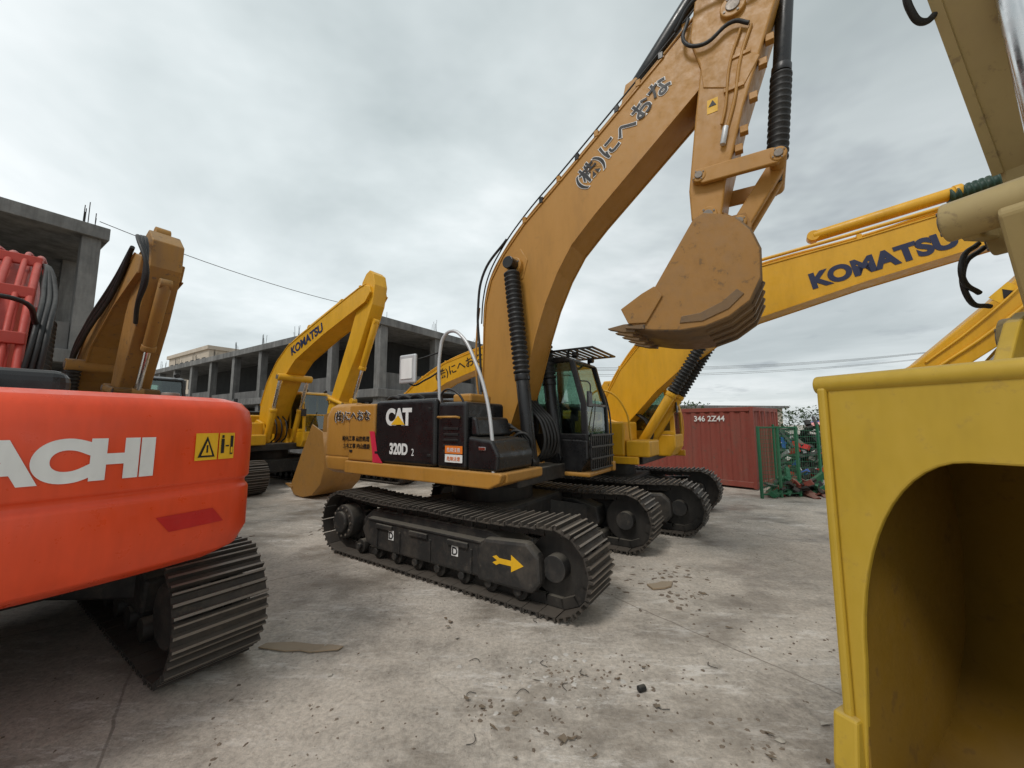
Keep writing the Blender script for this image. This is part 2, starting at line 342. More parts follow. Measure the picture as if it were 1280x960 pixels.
def bucket(par,shell,w,mat,inmat,tip_dir,ear,name='bucket',teeth=5,th=.035,side_extra=None,backmat=None,toothmat=None):
    n=len(shell); V=[];F=[]
    for x,z in shell: V+=[(x,-w/2,z),(x,w/2,z)]
    for i in range(n-1): F.append((2*i,2*i+1,2*i+3,2*i+2))
    o=mesh(name+'_shell',V,F,backmat or mat,par,smooth=True); m=o.modifiers.new('s','SOLIDIFY'); m.thickness=th; m.offset=0
    sp=list(shell)+(side_extra or [])
    for sy in (-1,1):
        y=sy*w/2; ext(name+'_side',sp,min(y,y-sy*.03)-.004,max(y,y-sy*.03)+.004,mat,par,.004)
    tx,tz=tip_dir; sx,sz=shell[0]
    nx,nz=-tz,tx; tm=toothmat or mat
    ext(name+'_lip',[(sx-tx*.12+nx*.025,sz-tz*.12+nz*.025),(sx+tx*.1+nx*.008,sz+tz*.1+nz*.008),(sx+tx*.1-nx*.01,sz+tz*.1-nz*.01),(sx-tx*.12-nx*.03,sz-tz*.12-nz*.03)],-w/2-.02,w/2+.02,tm,par,.004)
    for i in range(teeth):
        y=-w/2+.06+i*(w-.12)/(teeth-1)
        pts=[(.0,.05),(.13,.045),(.32,.006),(.32,-.006),(.13,-.05),(.0,-.055)]
        ext(name+'_tooth',[(sx+tx*a+nx*b,sz+tz*a+nz*b) for a,b in pts],y-.045,y+.045,tm,par,.008)
    for sy in (-.19,.19):
        ext(name+'_ear',ear,sy-.022,sy+.022,mat,par,.006)
def cylinder(par,p0,p1,r,mat,frac=.5,bel=None,rod=CHR,y=0,name='hydraulic_cylinder'):
    a=Vector((p0[0],y,p0[1])); b=Vector((p1[0],y,p1[1])); c=a.lerp(b,frac)
    cyl(name,a,c,r,mat,par,24,bevel=.01); cyl(name+'_gland',c-(b-a).normalized()*.09,c,r*1.14,mat,par,24)
    if bel: bellows('cylinder_boot',c,a.lerp(b,.955),r*1.25,bel,par)
    else: cyl(name+'_rod',c,b,r*.55,rod,par,20)
    for p in (a,b): cyl(name+'_eye',p-Vector((0,r*.9,0)),p+Vector((0,r*.9,0)),r*.95,mat,par,20)
def pin(par,x,z,y0,y1,r,mat,name='pin_boss'):
    cyl(name,(x,y0,z),(x,y1,z),r,mat,par,28,bevel=.012)
    cyl(name+'_cap',(x,y0-.015,z),(x,y1+.015,z),r*.55,TRK,par,16,bevel=.004)
    for k in range(4):
        a=k*1.571+.5; cyl(name+'_bolt',(x+r*.75*math.cos(a),y0-.008,z+r*.75*math.sin(a)),(x+r*.75*math.cos(a),y0+.01,z+r*.75*math.sin(a)),r*.11,TRK,par,6,bevel=0)
def deck(up,mat):
    box('deck_frame',-1.9,1.05,-.9,1.2,1.12,1.32,FRM,up,.02)
    ext('boom_tower',[(-.35,1.3),(.75,1.3),(.45,1.95),(.1,2.05),(-.15,1.9)],-.40,-.30,mat,up,.02)
    ext('boom_tower',[(-.35,1.3),(.75,1.3),(.45,1.95),(.1,2.05),(-.15,1.9)],.26,.36,mat,up,.02)
def body_simple(up,mat,dark,cwmat=None):
    cwmat=cwmat or mat
    deck(up,mat)
    counterweight(up,cwmat,levels=[(1.08,.12),(1.16,.02),(1.6,0),(1.62,.015),(1.64,0),(2.05,.0),(2.16,.05),(2.2,.14)])
    for sy in (-1,1):
        y0,y1=sorted((sy*1.36,sy*1.0))
        if sy<0:
            box('side_door',-1.68,-.55,y0,y1,1.3,2.12,mat,up,.03); box('pump_door',-.53,.2,y0,y1,1.3,2.1,mat,up,.03)
            box('tank',.22,.85,y0,-.5,1.3,1.95,mat,up,.04); box('toolbox',.87,1.3,y0,-.6,1.3,1.6,mat,up,.03)
            for i in range(7): box('louver',-1.4,-.8,y0-.012,y0+.01,1.5+i*.07,1.53+i*.07,dark,up,.003)
            tube('handrail',[(.2,-1.3,1.9),(.2,-1.3,2.5),(.5,-1.3,2.55),(.85,-1.3,2.2),(.95,-1.3,1.6)],.018,mat,up)
        else:
            box('side_door',-1.68,-.35,y0,y1,1.3,2.12,mat,up,.03)
    box('engine_hood',-1.75,-.35,-1.0,1.0,1.5,2.2,mat,up,.05); box('hood_cap',-1.5,-.6,-.8,.7,2.18,2.33,dark,up,.04)
    box('skirt',-1.7,1.1,-1.38,-1.3,1.16,1.3,mat,up,.02); box('skirt',-1.7,1.45,1.3,1.38,1.16,1.3,mat,up,.02)
    cyl('exhaust',(-1.2,-.5,2.2),(-1.2,-.5,2.75),.06,dark,up)
D=R(-33.5)
# ================================================================ main machine (ochre/black)
E=empty('excavator',(-.3,6.1,0),D)
undercarriage(E,arrow=True)
for x in (-.62,.5):
    poly_decal('frame_label',[(x-.05,.38),(x+.05,.38),(x+.05,.50),(x-.05,.50)],-1.416,WHT,E); sidetext('frame_label_text','D',x,.395,-1.419,.12,BKT,E,off=.002)
deck(E,CATY)
lv=[(1.14,.10),(1.2,.02),(1.38,0),(1.40,.015),(1.42,0),(2.02,0),(2.17,.05),(2.23,.13)]
counterweight(E,CATY,xf=-1.75,levels=lv)
box('radiator_door',-1.74,-1.12,-1.365,-1.0,1.36,2.2,CATY,E,.035,3)
box('engine_door_far',-1.74,-.3,1.0,1.36,1.3,2.2,BLK,E,.03)
box('black_side_panel',-1.11,.10,-1.37,-.6,1.36,2.24,BLK,E,.06,4)
box('pump_compartment',.12,.60,-1.36,-.55,1.36,2.18,BLK,E,.05,4)
ext('front_toolbox',[(.62,1.36),(1.06,1.36),(1.08,1.55),(.98,1.72),(.62,1.76)],-1.36,-.58,BLK,E,.04,4)
ext('tool_step',[(.62,1.76),(.75,1.76),(.70,1.98),(.62,2.0)],-1.30,-.6,BLK,E,.03,3)
box('toolbox_latch',.80,.90,-1.372,-1.355,1.60,1.64,CHR,E,.004)
box('engine_hood',-1.78,.05,-1.0,1.0,1.4,2.26,BLK,E,.06,3)
box('hood_top',-1.5,-.5,-.7,.8,2.25,2.40,BLK,E,.05,3)
ext('side_skirt',[(-1.78,1.17),(.95,1.17),(1.10,1.24),(1.14,1.34),(1.10,1.355),(-1.78,1.355)],-1.385,-1.28,CATY,E,.02,3)
ext('front_skirt',[(.95,1.17),(1.14,1.24),(1.14,1.35),(.95,1.35)],-1.28,-.45,CATY,E,.02,3)
box('cab_skirt',-.4,1.5,1.28,1.38,1.15,1.3,CATY,E,.02); box('cab_floor',-.3,1.45,.38,1.36,1.14,1.2,CATY,E,.02)
for z in (1.55,1.62,1.69,1.76,1.83): box('louver',.24,.48,-1.372,-1.355,z,z+.03,RUB,E,.004)
for (x,z) in ((-1.05,1.5),(-.0,1.5),(-.0,2.1),(-1.65,1.5)): box('door_latch',x-.03,x+.03,-1.38,-1.36,z-.015,z+.02,RUB,E,.004)
tube('grab_handle',[(.2,-1.37,1.98),(.2,-1.43,1.99),(.5,-1.43,1.99),(.5,-1.37,1.98)],.014,CATY,E,False)
tube('grab_handle',[(.16,-1.3,2.15),(.16,-1.32,2.30),(.40,-1.32,2.30),(.60,-1.3,1.98)],.014,BLK,E)
box('hose_cover',.14,.45,-1.1,-.65,2.18,2.30,CATY,E,.03)
sidetext('logo_text','CAT',-.60,1.90,-1.372,.30,WHT,E,off=.016,spacing=.92,xs=.9)
poly_decal('logo_triangle',[(-.74,1.895),(-.46,1.895),(-.60,2.02)],-1.381,YEL,E,.003)
sidetext('model_text','320D',-.58,1.50,-1.372,.20,WHT,E,off=.008,spacing=1.0,xs=.82); sidetext('model_text','2',-.30,1.49,-1.372,.13,WHT,E,xs=.8)
poly_decal('red_stripe',[(-1.13,1.48),(-1.02,1.48),(-1.10,1.80),(-1.21,1.80)],-1.372,MAG,E,.004)
poly_decal('red_stripe',[(-1.12,1.36),(-.90,1.36),(-1.02,1.48),(-1.13,1.48)],-1.373,MAG,E,.004)
sidetext('side_text','(株)にへおな',-1.66,1.97,-1.372,.16,BKT,E,off=.001,halo=WHT,hoff=.006)
sidetext('small_text','解体工事 産廃処理',-1.55,1.66,-1.368,.08,BKT,E,off=.001)
sidetext('small_text','土木工事 内山建設',-1.53,1.55,-1.368,.08,BKT,E,off=.001)
for i in range(2):
    poly_decal('warning_sticker',[(.28,1.44+i*.105),(.56,1.44+i*.105),(.56,1.535+i*.105),(.28,1.535+i*.105)],-1.375,WHT if i==0 else ORS,E)
    sidetext('sticker_text','危険注意',.42,1.465+i*.105,-1.377,.055,ORS if i==0 else WHT,E)
tube('handrail',[(.08,-1.28,2.15),(.08,-1.29,2.85),(.15,-1.29,3.05),(.28,-1.29,3.1),(.44,-1.29,3.02),(.68,-1.29,2.65),(.84,-1.29,2.25),(.95,-1.31,1.75),(.99,-1.33,1.3)],.022,SIL,E)
tube('mirror_arm',[(.08,-1.28,2.6),(-.15,-1.3,2.5),(-.42,-1.34,2.45),(-.43,-1.36,2.6)],.012,RUB,E)
tube('mirror_arm',[(.08,-1.28,2.85),(-.2,-1.3,2.8),(-.40,-1.35,2.76)],.01,RUB,E)
box('side_mirror',-.59,-.27,-1.40,-1.35,2.45,2.85,SIL,E,.06,4)
box('mirror_back',-.54,-.32,-1.412,-1.40,2.51,2.79,WHT,E,.01,2)
for i in range(3): tube('hood_hose',[(-1.2+i*.25,-1.1,2.22),(-1.0+i*.25,-1.15,2.30),(-.8+i*.2,-1.1,2.25)],.03,RUB,E)
cab(E,BLK,guard=True)
bp=[(-.08,1.62),(-.02,2.3),(0,3.4),(.03,3.8),(.13,4.15),(.36,4.5),(.74,4.89),(1.5,5.47),(2.8,6.48),(3.27,6.86),(3.5,6.95),(3.72,6.85),(3.75,6.6),(3.5,6.15),(3.14,5.81),(1.85,4.70),(1.5,4.36),(1.28,4.02),(1.08,3.6),(.92,3.15),(.73,2.5),(.50,1.9),(.30,1.6),(.1,1.5)]
ext('boom',bp,-.24,.24,CATY,E,.018,3)
def flange(pts,y,par,mat,w=.012,t=.010):
    V=[];F=[]
    for i,p in enumerate(pts): V+=[(p[0],y-w,p[1]),(p[0],y+w,p[1])]
    for i in range(len(pts)-1): F.append((2*i,2*i+1,2*i+3,2*i+2))
    o=mesh('boom_flange',V,F,mat,par); m=o.modifiers.new('s','SOLIDIFY'); m.thickness=t*2; m.offset=0
for y in (-.245,.245):
    flange(bp[1:9],y,E,CATY); flange(bp[13:22],y,E,CATY)
top=bp[2:10]
for k,(y,r,m) in enumerate(((-.19,.020,CATY),(-.12,.020,CATY),(.12,.022,CATY),(-.255,.011,RUB))):
    tube('boom_pipe',[(p[0]-.045,y,p[1]+.045+.01*k) for p in top],r,m,E)
for i in range(9):
    t=i/8; x=.75+t*2.3; z=4.93+t*1.78
    box('pipe_clamp',x-.03,x+.03,-.265,.16,z-.03,z+.06,BLK if i%2 else CATY,E,.006)
sidetext('boom_text','(株)にへおな',2.28,5.60,-.243,.275,BKT,E,ang=R(38.5),off=.005,halo=WHT,hoff=.010,spacing=1.02)
pin(E,.10,1.75,-.42,.38,.12,CATY); pin(E,.60,4.25,-.33,.33,.13,CATY)
ext('boom_doubler',[(.42,3.98),(.72,4.05),(.80,4.32),(.68,4.52),(.48,4.48),(.38,4.22)],-.252,-.24,CATY,E,.006)
cylinder(E,(.93,1.40),(.60,4.25),.095,BLK,.42,RUB,y=-.40,name='boom_cylinder'); cylinder(E,(.93,1.40),(.60,4.25),.095,BLK,.42,RUB,y=.40,name='boom_cylinder')
tube('boom_hose',[(-.02,-.27,2.4),(-.06,-.27,3.0),(-.10,-.28,3.7),(.02,-.28,4.3),(.45,-.28,4.72)],.02,RUB,E)
tube('boom_hose',[(-.05,-.2,2.0),(-.16,-.22,2.6),(-.16,-.22,3.4),(-.12,-.22,3.75)],.016,CATY,E)
for i in range(5):
    y=-.22+i*.1
    tube('boom_hose',[(.75,y,1.35),(1.0,y,1.5),(1.0,y,1.9),(.82,y,2.1),(.66,y,2.25)],.022,RUB,E)
for i in range(4):
    tube('swivel_hose',[(.45+i*.07,-.55,1.4),(.6+i*.06,-.55,1.9-.05*i),(.8+i*.05,-.5,1.75),(.92,-.45,1.35)],.02,RUB,E)
st=[(3.10,6.5),(3.20,6.07),(3.12,5.5),(3.01,4.6),(3.02,4.25),(3.10,4.12),(3.20,4.09),(3.32,4.16),(3.38,4.55),(3.60,5.4),(3.85,6.15),(4.0,6.6),(3.98,7.0),(3.72,7.75),(3.5,7.95),(3.3,7.85),(3.25,7.4)]
ext('stick',st,-.275,.275,CATY,E,.02,3)
ext('stick_doubler',[(3.2,6.1),(3.5,6.2),(3.78,5.9),(3.60,5.6),(3.22,5.8)],-.285,-.27,CATY,E,.006)
pin(E,3.56,6.62,-.32,.32,.13,CATY); pin(E,3.19,4.24,-.30,.30,.10,CATY)
cylinder(E,(2.35,6.42),(3.5,7.75),.10,BLK,.75,None,y=0,name='stick_cylinder')
for y in (-.1,.1): ext('stick_cylinder_mount',[(2.15,5.95),(2.6,6.3),(2.42,6.5),(2.28,6.46)],y-.03,y+.03,CATY,E,.01)
cylinder(E,(4.12,7.35),(3.86,4.66),.085,BLK,.58,RUB,y=0,name='bucket_cylinder')
for y in (-.13,.13): ext('bucket_cylinder_mount',[(3.8,7.6),(3.98,6.9),(4.2,7.3),(4.12,7.5)],y-.03,y+.03,CATY,E,.01)
tube('stick_pipe',[(3.72,-.29,6.3),(3.60,-.29,5.95),(3.52,-.29,5.5),(3.42,-.29,5.15)],.018,CATY,E); tube('stick_pipe',[(3.62,-.30,6.3),(3.50,-.30,5.95),(3.42,-.30,5.4),(3.38,-.30,5.25)],.014,CATY,E)
cyl('valve',(3.42,-.31,5.2),(3.38,-.31,5.0),.03,SIL,E,12); box('pipe_clamp',3.42,3.62,-.30,-.27,5.62,5.67,CATY,E,.004); box('pipe_clamp',3.5,3.7,-.30,-.27,5.98,6.02,CATY,E,.004)
for k,z in enumerate((4.95,5.15,5.5,5.85,6.1)):
    x=3.40+(z-4.6)*.305; box('stick_bracket',x-.02,x+.06,-.24,-.16,z-.04,z+.04,CATY,E,.006)
tube('stick_hose',[(3.1,-.3,6.75),(3.05,-.33,6.45),(3.25,-.33,6.3),(3.55,-.33,6.4),(3.7,-.32,6.3)],.022,RUB,E)
tube('stick_hose',[(2.95,-.26,6.72),(3.2,-.36,6.9),(3.6,-.36,6.85),(3.85,-.33,6.7),(3.9,-.30,7.1)],.022,RUB,E)
tube('stick_hose',[(3.35,-.3,7.2),(3.55,-.36,6.75),(3.9,-.34,6.72),(4.05,-.3,7.1)],.02,RUB,E)
poly_decal('warning_sticker',[(3.24,5.45),(3.35,5.45),(3.36,5.62),(3.25,5.62)],-.277,YEL,E)
poly_decal('warning_mark',[(3.26,5.53),(3.34,5.53),(3.305,5.60)],-.281,BKT,E)
for y in (-.33,.33):
    ext('link',[(3.10,4.66),(3.16,4.60),(3.86,4.57),(3.93,4.63),(3.90,4.72),(3.82,4.75),(3.15,4.78),(3.09,4.73)],y-.03,y+.03,CATY,E,.012)
for y in (-.12,.12):
    ext('bucket_link',[(3.80,4.72),(3.92,4.70),(3.92,4.6),(3.58,4.06),(3.48,4.02),(3.41,4.08),(3.42,4.16)],y-.05,y+.05,CATY,E,.015)
pin(E,3.13,4.70,-.37,.37,.075,CATY); pin(E,3.87,4.66,-.37,.37,.075,CATY); pin(E,3.49,4.10,-.25,.25,.07,CATY)
ex_shell=[(2.42,2.99),(2.62,2.94),(2.9,2.90),(3.14,2.91),(3.36,2.98),(3.54,3.11),(3.64,3.32),(3.65,3.6),(3.58,3.82),(3.46,3.98)]
bucket(E,ex_shell,1.20,CATB,CATB,(-.985,.10),[(3.05,3.85),(3.10,4.33),(3.2,4.37),(3.3,4.3),(3.42,4.2),(3.55,4.2),(3.60,4.05),(3.55,3.75)],'bucket',5,
       side_extra=[(3.34,4.06),(3.18,4.12),(3.08,4.08),(2.60,3.32),(2.46,3.18),(2.38,3.06)],backmat=CATW,toothmat=CATW)
for y in (-.612,.612): ext('side_cutter',[(2.36,3.04),(2.56,3.02),(2.74,3.30),(2.66,3.42),(2.52,3.36),(2.28,3.22)],y-.018,y+.018,CATB,E,.006)
ext('side_wear_plate',[(2.9,2.97),(3.12,2.96),(3.36,3.05),(3.50,3.18),(3.44,3.24),(3.3,3.13),(3.1,3.05),(2.92,3.04)],-.616,-.595,CATW,E,.005)
for y in (-.45,-.15,.15,.45):
    ext('wear_strip',[(3.14,2.89),(3.36,2.96),(3.56,3.10),(3.655,3.32),(3.68,3.30),(3.58,3.08),(3.37,2.935),(3.14,2.865)],y-.03,y+.03,CATW,E,.003)

# ================================================================ generic arm machine
def arm_machine(name,loc,yaw,paintm,dark,boom,stick,cylb,cylt,bshell,btip,bear,bextra,bw=1.1,bmat=None,text=None,tm=NAV,cabm=None,boot=None,cwm=None,extra_up=0,body=True,bhw=.26,hoses=True,link=None,stcyl=None,bkcyl=None,rod=CHR,tracksteel=TRK):
    e=empty(name,loc,yaw); undercarriage(e,steel=tracksteel)
    up=empty('upper_structure',(0,0,0),extra_up,e) if extra_up else e
    if body: body_simple(up,paintm,dark,cwm); cab(up,cabm or paintm,dark)
    ext('boom',boom,-bhw,bhw,paintm,up,.018,3)
    n=len(boom)//2
    for y in (-bhw-.004,bhw+.004): flange(boom[1:n],y,up,paintm); flange(boom[n+1:-1],y,up,paintm)
    if hoses:
        tp=boom[1:n]
        for y,r,m in ((-.18,.022,paintm),(-.08,.02,paintm),(.14,.022,paintm)):
            tube('boom_pipe',[(p[0]-.03,y,p[1]+.06) for p in tp],r,m,up)
        for i in range(1,len(tp)-1):
            x,z=tp[i]; box('pipe_clamp',x-.05,x+.02,-.22,.18,z,z+.1,paintm,up,.006)
    for y in (-bhw-.14,bhw+.14): cylinder(up,cylb,cylt,.095,paintm,.5,boot,rod,y=y,name='boom_cylinder')
    pin(up,cylt[0],cylt[1],-bhw-.25,bhw+.25,.11,paintm); pin(up,.12,1.75,-.42,.38,.11,paintm)
    for i in range(3): tube('boom_hose',[(.7,-.2+.15*i,1.35),(.98,-.2+.15*i,1.55),(.95,-.2+.15*i,1.95),(.7,-.2+.15*i,2.15)],.022,RUB,up)
    ext('stick',stick,-.19,.19,paintm,up,.018,3)
    if stcyl: cylinder(up,stcyl[0],stcyl[1],.1,paintm,.6,None,rod,y=0,name='stick_cylinder')
    if bkcyl: cylinder(up,bkcyl[0],bkcyl[1],.08,paintm,.6,None,rod,y=0,name='bucket_cylinder')
    if bshell: bucket(up,bshell,bw,bmat or paintm,bmat or paintm,btip,bear,'bucket',5,side_extra=bextra)
    if link:
        for a,b in link:
            for y in (-.23,.23): cyl('link',(a[0],y,a[1]),(b[0],y,b[1]),.05,paintm,up)
            for p in (a,b): pin(up,p[0],p[1],-.27,.27,.07,paintm)
    if text: sidetext('boom_text',text[0],text[1],text[2],-bhw-.003,text[3],tm,up,ang=text[4],off=text[5],align='LEFT',xs=1.05,spacing=1.0)
    return e,up
K2,u=arm_machine('excavator',(2.16,8.9,0),D,KY,BLK,
 [(-.1,1.7),(.05,2.4),(.45,3.1),(1.1,3.85),(1.9,4.4),(2.6,4.72),(3.1,4.84),(4.6,5.0),(6.2,5.22),(6.62,5.18),(6.75,4.95),(6.6,4.7),(6.15,4.58),(4.6,4.26),(3.1,3.88),(2.5,3.62),(1.9,3.2),(1.2,2.6),(.6,1.95),(.3,1.6)],
 [(7.15,5.75),(7.0,5.1),(6.75,4.6),(6.0,3.75),(5.1,2.85),(4.9,2.72),(4.86,2.55),(5.0,2.48),(5.3,2.5),(6.3,3.3),(7.1,4.2),(7.4,4.9),(7.45,5.6),(7.3,5.85)],
 (.85,1.42),(2.25,3.65),
 [(4.2,.9),(4.15,.5),(4.4,.25),(4.8,.15),(5.2,.3),(5.5,.7),(5.55,1.2),(5.4,1.7)],(.0,1.0),[(4.9,2.2),(4.95,2.6),(5.15,2.6),(5.5,2.0),(5.45,1.6),(4.8,1.6)],[(5.1,1.9),(4.7,1.8)],
 text=('KOMATSU',3.90,4.27,.37,R(10.5),.020),boot=RUB,hoses=True,stcyl=((4.0,5.3),(7.1,5.7)),bkcyl=((6.9,4.2),(5.6,2.4)),cabm=KY)
poly_decal('warning_sticker',[(6.05,3.62),(6.25,3.82),(6.12,3.95),(5.92,3.75)],-.192,YEL,u); poly_decal('warning_mark',[(6.06,3.70),(6.18,3.80),(6.06,3.85)],-.196,BKT,u)
tube('stick_pipe',[(5.3,-.21,2.75),(5.9,-.22,3.25),(6.5,-.22,3.9),(6.9,-.2,4.6)],.022,KY,u)
tube('stick_pipe',[(5.2,-.21,2.85),(5.7,-.22,3.3),(6.3,-.22,3.95),(6.7,-.2,4.5)],.016,KY,u)
tube('boom_pipe',[(3.1,-.2,4.98),(4.6,-.2,5.14),(6.2,-.2,5.34)],.03,KY,u)
bellows('cylinder_boot',(5.7,0,5.47),(7.0,0,5.69),.13,GRN,u)
kb=zs([(-.1,1.65),(0,2.6),(.35,3.4),(.9,4.1),(1.5,4.55),(3.2,5.2),(4.9,5.8),(5.15,5.85),(5.35,5.78),(5.4,5.6),(5.2,5.35),(3.4,4.68),(2.0,4.05),(1.5,3.6),(1.0,2.8),(.6,2.0),(.3,1.6)],.90)
ks=[(5.1,5.75),(4.95,5.55),(4.85,5.1),(4.5,4.2),(3.65,2.3),(3.62,2.1),(3.8,1.98),(3.92,2.1),(4.9,3.8),(5.40,4.9),(5.48,5.4),(5.4,5.7),(5.25,5.82)]
kbs=[(2.7,.25),(2.9,.06),(3.3,.03),(3.75,.12),(4.1,.4),(4.25,.8),(4.2,1.3),(4.1,1.7)]
kbe=[(3.5,1.6),(3.55,2.15),(3.75,2.2),(4.2,1.85),(4.3,1.4),(3.6,1.3)]
K1,u=arm_machine('excavator',(-7.9,12.5,0),D,KY,BLK,kb,ks,(.85,1.42),(1.5,3.3),kbs,(-1,.15),kbe,[(3.6,1.9),(3.2,1.2),(2.8,.45)],bmat=CATB,
 text=('KOMATSU',1.75,3.94,.35,R(18.5),.014),stcyl=((2.3,4.75),(4.95,5.6)),bkcyl=((5.3,4.5),(4.5,2.5)),cabm=KY,link=[((4.45,2.4),(3.75,2.6)),((4.45,2.4),(4.15,1.8))])
K3,u=arm_machine('excavator',(-4.3,14.5,0),D,KY,BLK,
 [(-.1,1.7),(.1,2.4),(.6,2.95),(1.5,3.5),(2.6,3.95),(4.6,4.4),(5.6,4.6),(5.8,4.4),(5.6,4.15),(4.6,3.8),(2.7,3.3),(1.6,2.8),(.9,2.2),(.4,1.6)],
 [(5.8,4.95),(5.45,4.5),(4.6,2.2),(4.7,1.9),(4.95,2.0),(6.0,4.1),(6.1,4.8)],(.85,1.42),(1.9,2.9),
 [(3.8,.25),(4.0,.06),(4.4,.03),(4.8,.12),(5.1,.4),(5.25,.8),(5.2,1.3),(5.1,1.6)],(-1,.15),[(4.5,1.5),(4.6,2.05),(4.8,2.1),(5.2,1.75),(5.2,1.3),(4.6,1.2)],[(4.6,1.8),(4.2,1.2),(3.8,.5)],
 text=('(株)にへおな',2.2,3.40,.36,R(14),.004),tm=BKT)
k=.80
O,u=arm_machine('excavator',(-9.15,8.2,0),D,ORG,BLK,
 zs([(-.1,1.65),(0,2.6),(.5,3.4),(1.5,4.2),(3.2,4.95),(4.2,5.25),(4.55,5.1),(4.45,4.8),(3.2,4.40),(1.9,3.75),(1.2,3.0),(.6,2.1),(.3,1.6)],k),
 zs([(4.15,5.55),(4.05,5.1),(3.6,4.2),(3.0,2.3),(3.1,2.1),(3.35,2.1),(4.3,3.9),(4.68,4.9),(4.7,5.4),(4.45,5.68)],k),(.85,1.42),(1.5,3.0),
 [(2.1,.6),(2.3,.35),(2.7,.3),(3.1,.4),(3.4,.7),(3.5,1.1),(3.45,1.5),(3.3,1.8)],(-1,.15),[(2.8,1.6),(2.9,2.25),(3.1,2.3),(3.5,1.9),(3.5,1.4),(2.9,1.3)],[(2.9,1.9),(2.5,1.4),(2.1,.8)],
 stcyl=((2.4,4.35),(4.3,4.9)),bkcyl=((4.7,4.0),(3.8,2.4)),link=[((3.8,2.4),(3.1,2.5)),((3.8,2.4),(3.45,1.9))],rod=CHR,cabm=BLK,boot=RUB)
for i in range(3):
    tube('stick_hose',[(4.3,-.25,4.7),(4.9,-.3-.04*i,4.5),(5.0+.05*i,-.3,4.0),(4.7,-.28,3.6),(4.4,-.22,3.4)],.028,RUB,u)
    tube('boom_hose',[(.2,-.3,2.3),(.9,-.36,3.0+.1*i),(1.9,-.36,3.5+.1*i),(3.4,-.3,4.1+.1*i),(4.2,-.3,4.6)],.03,RUB,u)
# ================================================================ orange-red machine, rear toward camera
H=empty('excavator',(-4.8,3.4,0),R(146.5)); undercarriage(H,a=2.0)
U=empty('upper_structure',(0,0,0),R(140-146.5),H)
deck(U,RED)
hl=[(.98,.16),(1.04,.05),(1.16,.0),(1.445,.0),(1.47,.022),(1.50,.022),(1.52,.0),(1.9,.0),(2.0,.02),(2.06,.07),(2.09,.16)]
counterweight(U,RED,xb=-2.78,hw=1.50,xf=-1.75,levels=hl,cr=.17,Rc=3.6)
HR=3.6; hcx=-2.78+HR
def arcpt(y,z,off=.006):
    a=math.asin(max(-1,min(1,y/HR))); return (hcx-(HR+off)*math.cos(a),(HR+off)*math.sin(a),z)
def arcmesh(name,me,yc,z0,mat,off):
    for v in me.vertices:
        x,y,zz=v.co; v.co=arcpt(yc-x,z0+y,off+max(0,zz))
    addobj(name,me,mat,U)
me=textmesh('HITACHI',.285,.018,.002,'CENTER',1.0,.98)
arcmesh('brand_text',me,-.35,1.61,WHT,.004)
def arcquad(name,poly,mat,off):
    n=12; pts=[]; k=len(poly)
    for i in range(k):
        a,b=poly[i],poly[(i+1)%k]
        for j in range(n): t=j/n; pts.append(arcpt(a[0]+(b[0]-a[0])*t,a[1]+(b[1]-a[1])*t,off))
    c=(sum(p[0] for p in pts)/len(pts),sum(p[1] for p in pts)/len(pts),sum(p[2] for p in pts)/len(pts))
    V=pts+[c]; F=[(i,(i+1)%len(pts),len(pts)) for i in range(len(pts))]
    mesh(name,V,F,mat,U)
q=-.17
def sq(y0,y1,z0,z1,m,o): arcquad('warning_sticker',[(q+y0,z0),(q+y1,z0),(q+y1,z1),(q+y0,z1)],m,o)
sq(-.93,-1.06,1.66,1.84,YEL,.006); sq(-1.068,-1.165,1.66,1.84,YEL,.006)
arcquad('warning_mark',[(q-.945,1.68),(q-1.045,1.68),(q-.995,1.82)],BKT,.009); arcquad('warning_mark',[(q-.963,1.692),(q-1.027,1.692),(q-.995,1.788)],YEL,.012)
arcquad('warning_mark',[(q-.99,1.71),(q-1.0,1.71),(q-1.0,1.76),(q-.99,1.76)],BKT,.014)
sq(-1.08,-1.10,1.70,1.80,BKT,.009); sq(-1.083,-1.097,1.805,1.825,BKT,.009); sq(-1.108,-1.13,1.745,1.755,BKT,.009); sq(-1.138,-1.156,1.69,1.82,BKT,.009)
sq(-1.141,-1.153,1.70,1.74,YEL,.011)
arcquad('reflector',[(-.93,1.335),(-1.0,1.235),(-1.30,1.235),(-1.23,1.335)],RED2,.005)
box('side_door',-1.72,-.3,1.05,1.46,1.3,2.05,RED,U,.03); box('side_door',-1.72,.1,-1.46,-1.05,1.3,2.05,RED,U,.03)
box('engine_hood',-1.78,-.2,-1.1,1.1,1.3,2.07,RED,U,.05)
box('hood_cover',-2.35,-1.2,-.22,.45,2.05,2.24,BLK,U,.09,4); box('hood_cover',-1.5,-.5,-.55,.9,2.05,2.30,BLK,U,.09,4)
box('tank',.15,1.0,-1.38,-.5,1.3,2.05,RED,U,.04)
cab(U,RED,BLK); box('skirt',-1.7,1.2,-1.48,-1.3,1.14,1.3,RED,U,.02); box('skirt',-1.7,1.4,1.3,1.48,1.14,1.3,RED,U,.02)
cyl('lifting_pin',(-2.3,-1.0,2.07),(-2.3,-1.0,2.12),.05,TRK,U)
hb=zs([(-.1,1.65),(.1,2.6),(.7,3.5),(1.6,4.2),(2.3,4.45),(4.2,4.7),(6.0,4.6),(6.1,4.35),(5.9,4.1),(4.2,4.0),(2.6,3.7),(1.9,3.3),(1.2,2.6),(.6,1.9),(.3,1.6)],.86)
ext('boom',hb,-.16,.36,REDD,U,.02,3)
hp=zs([(.0,2.3),(.28,2.95),(.9,3.72),(1.6,4.30),(2.3,4.55),(4.0,4.8)],.86)
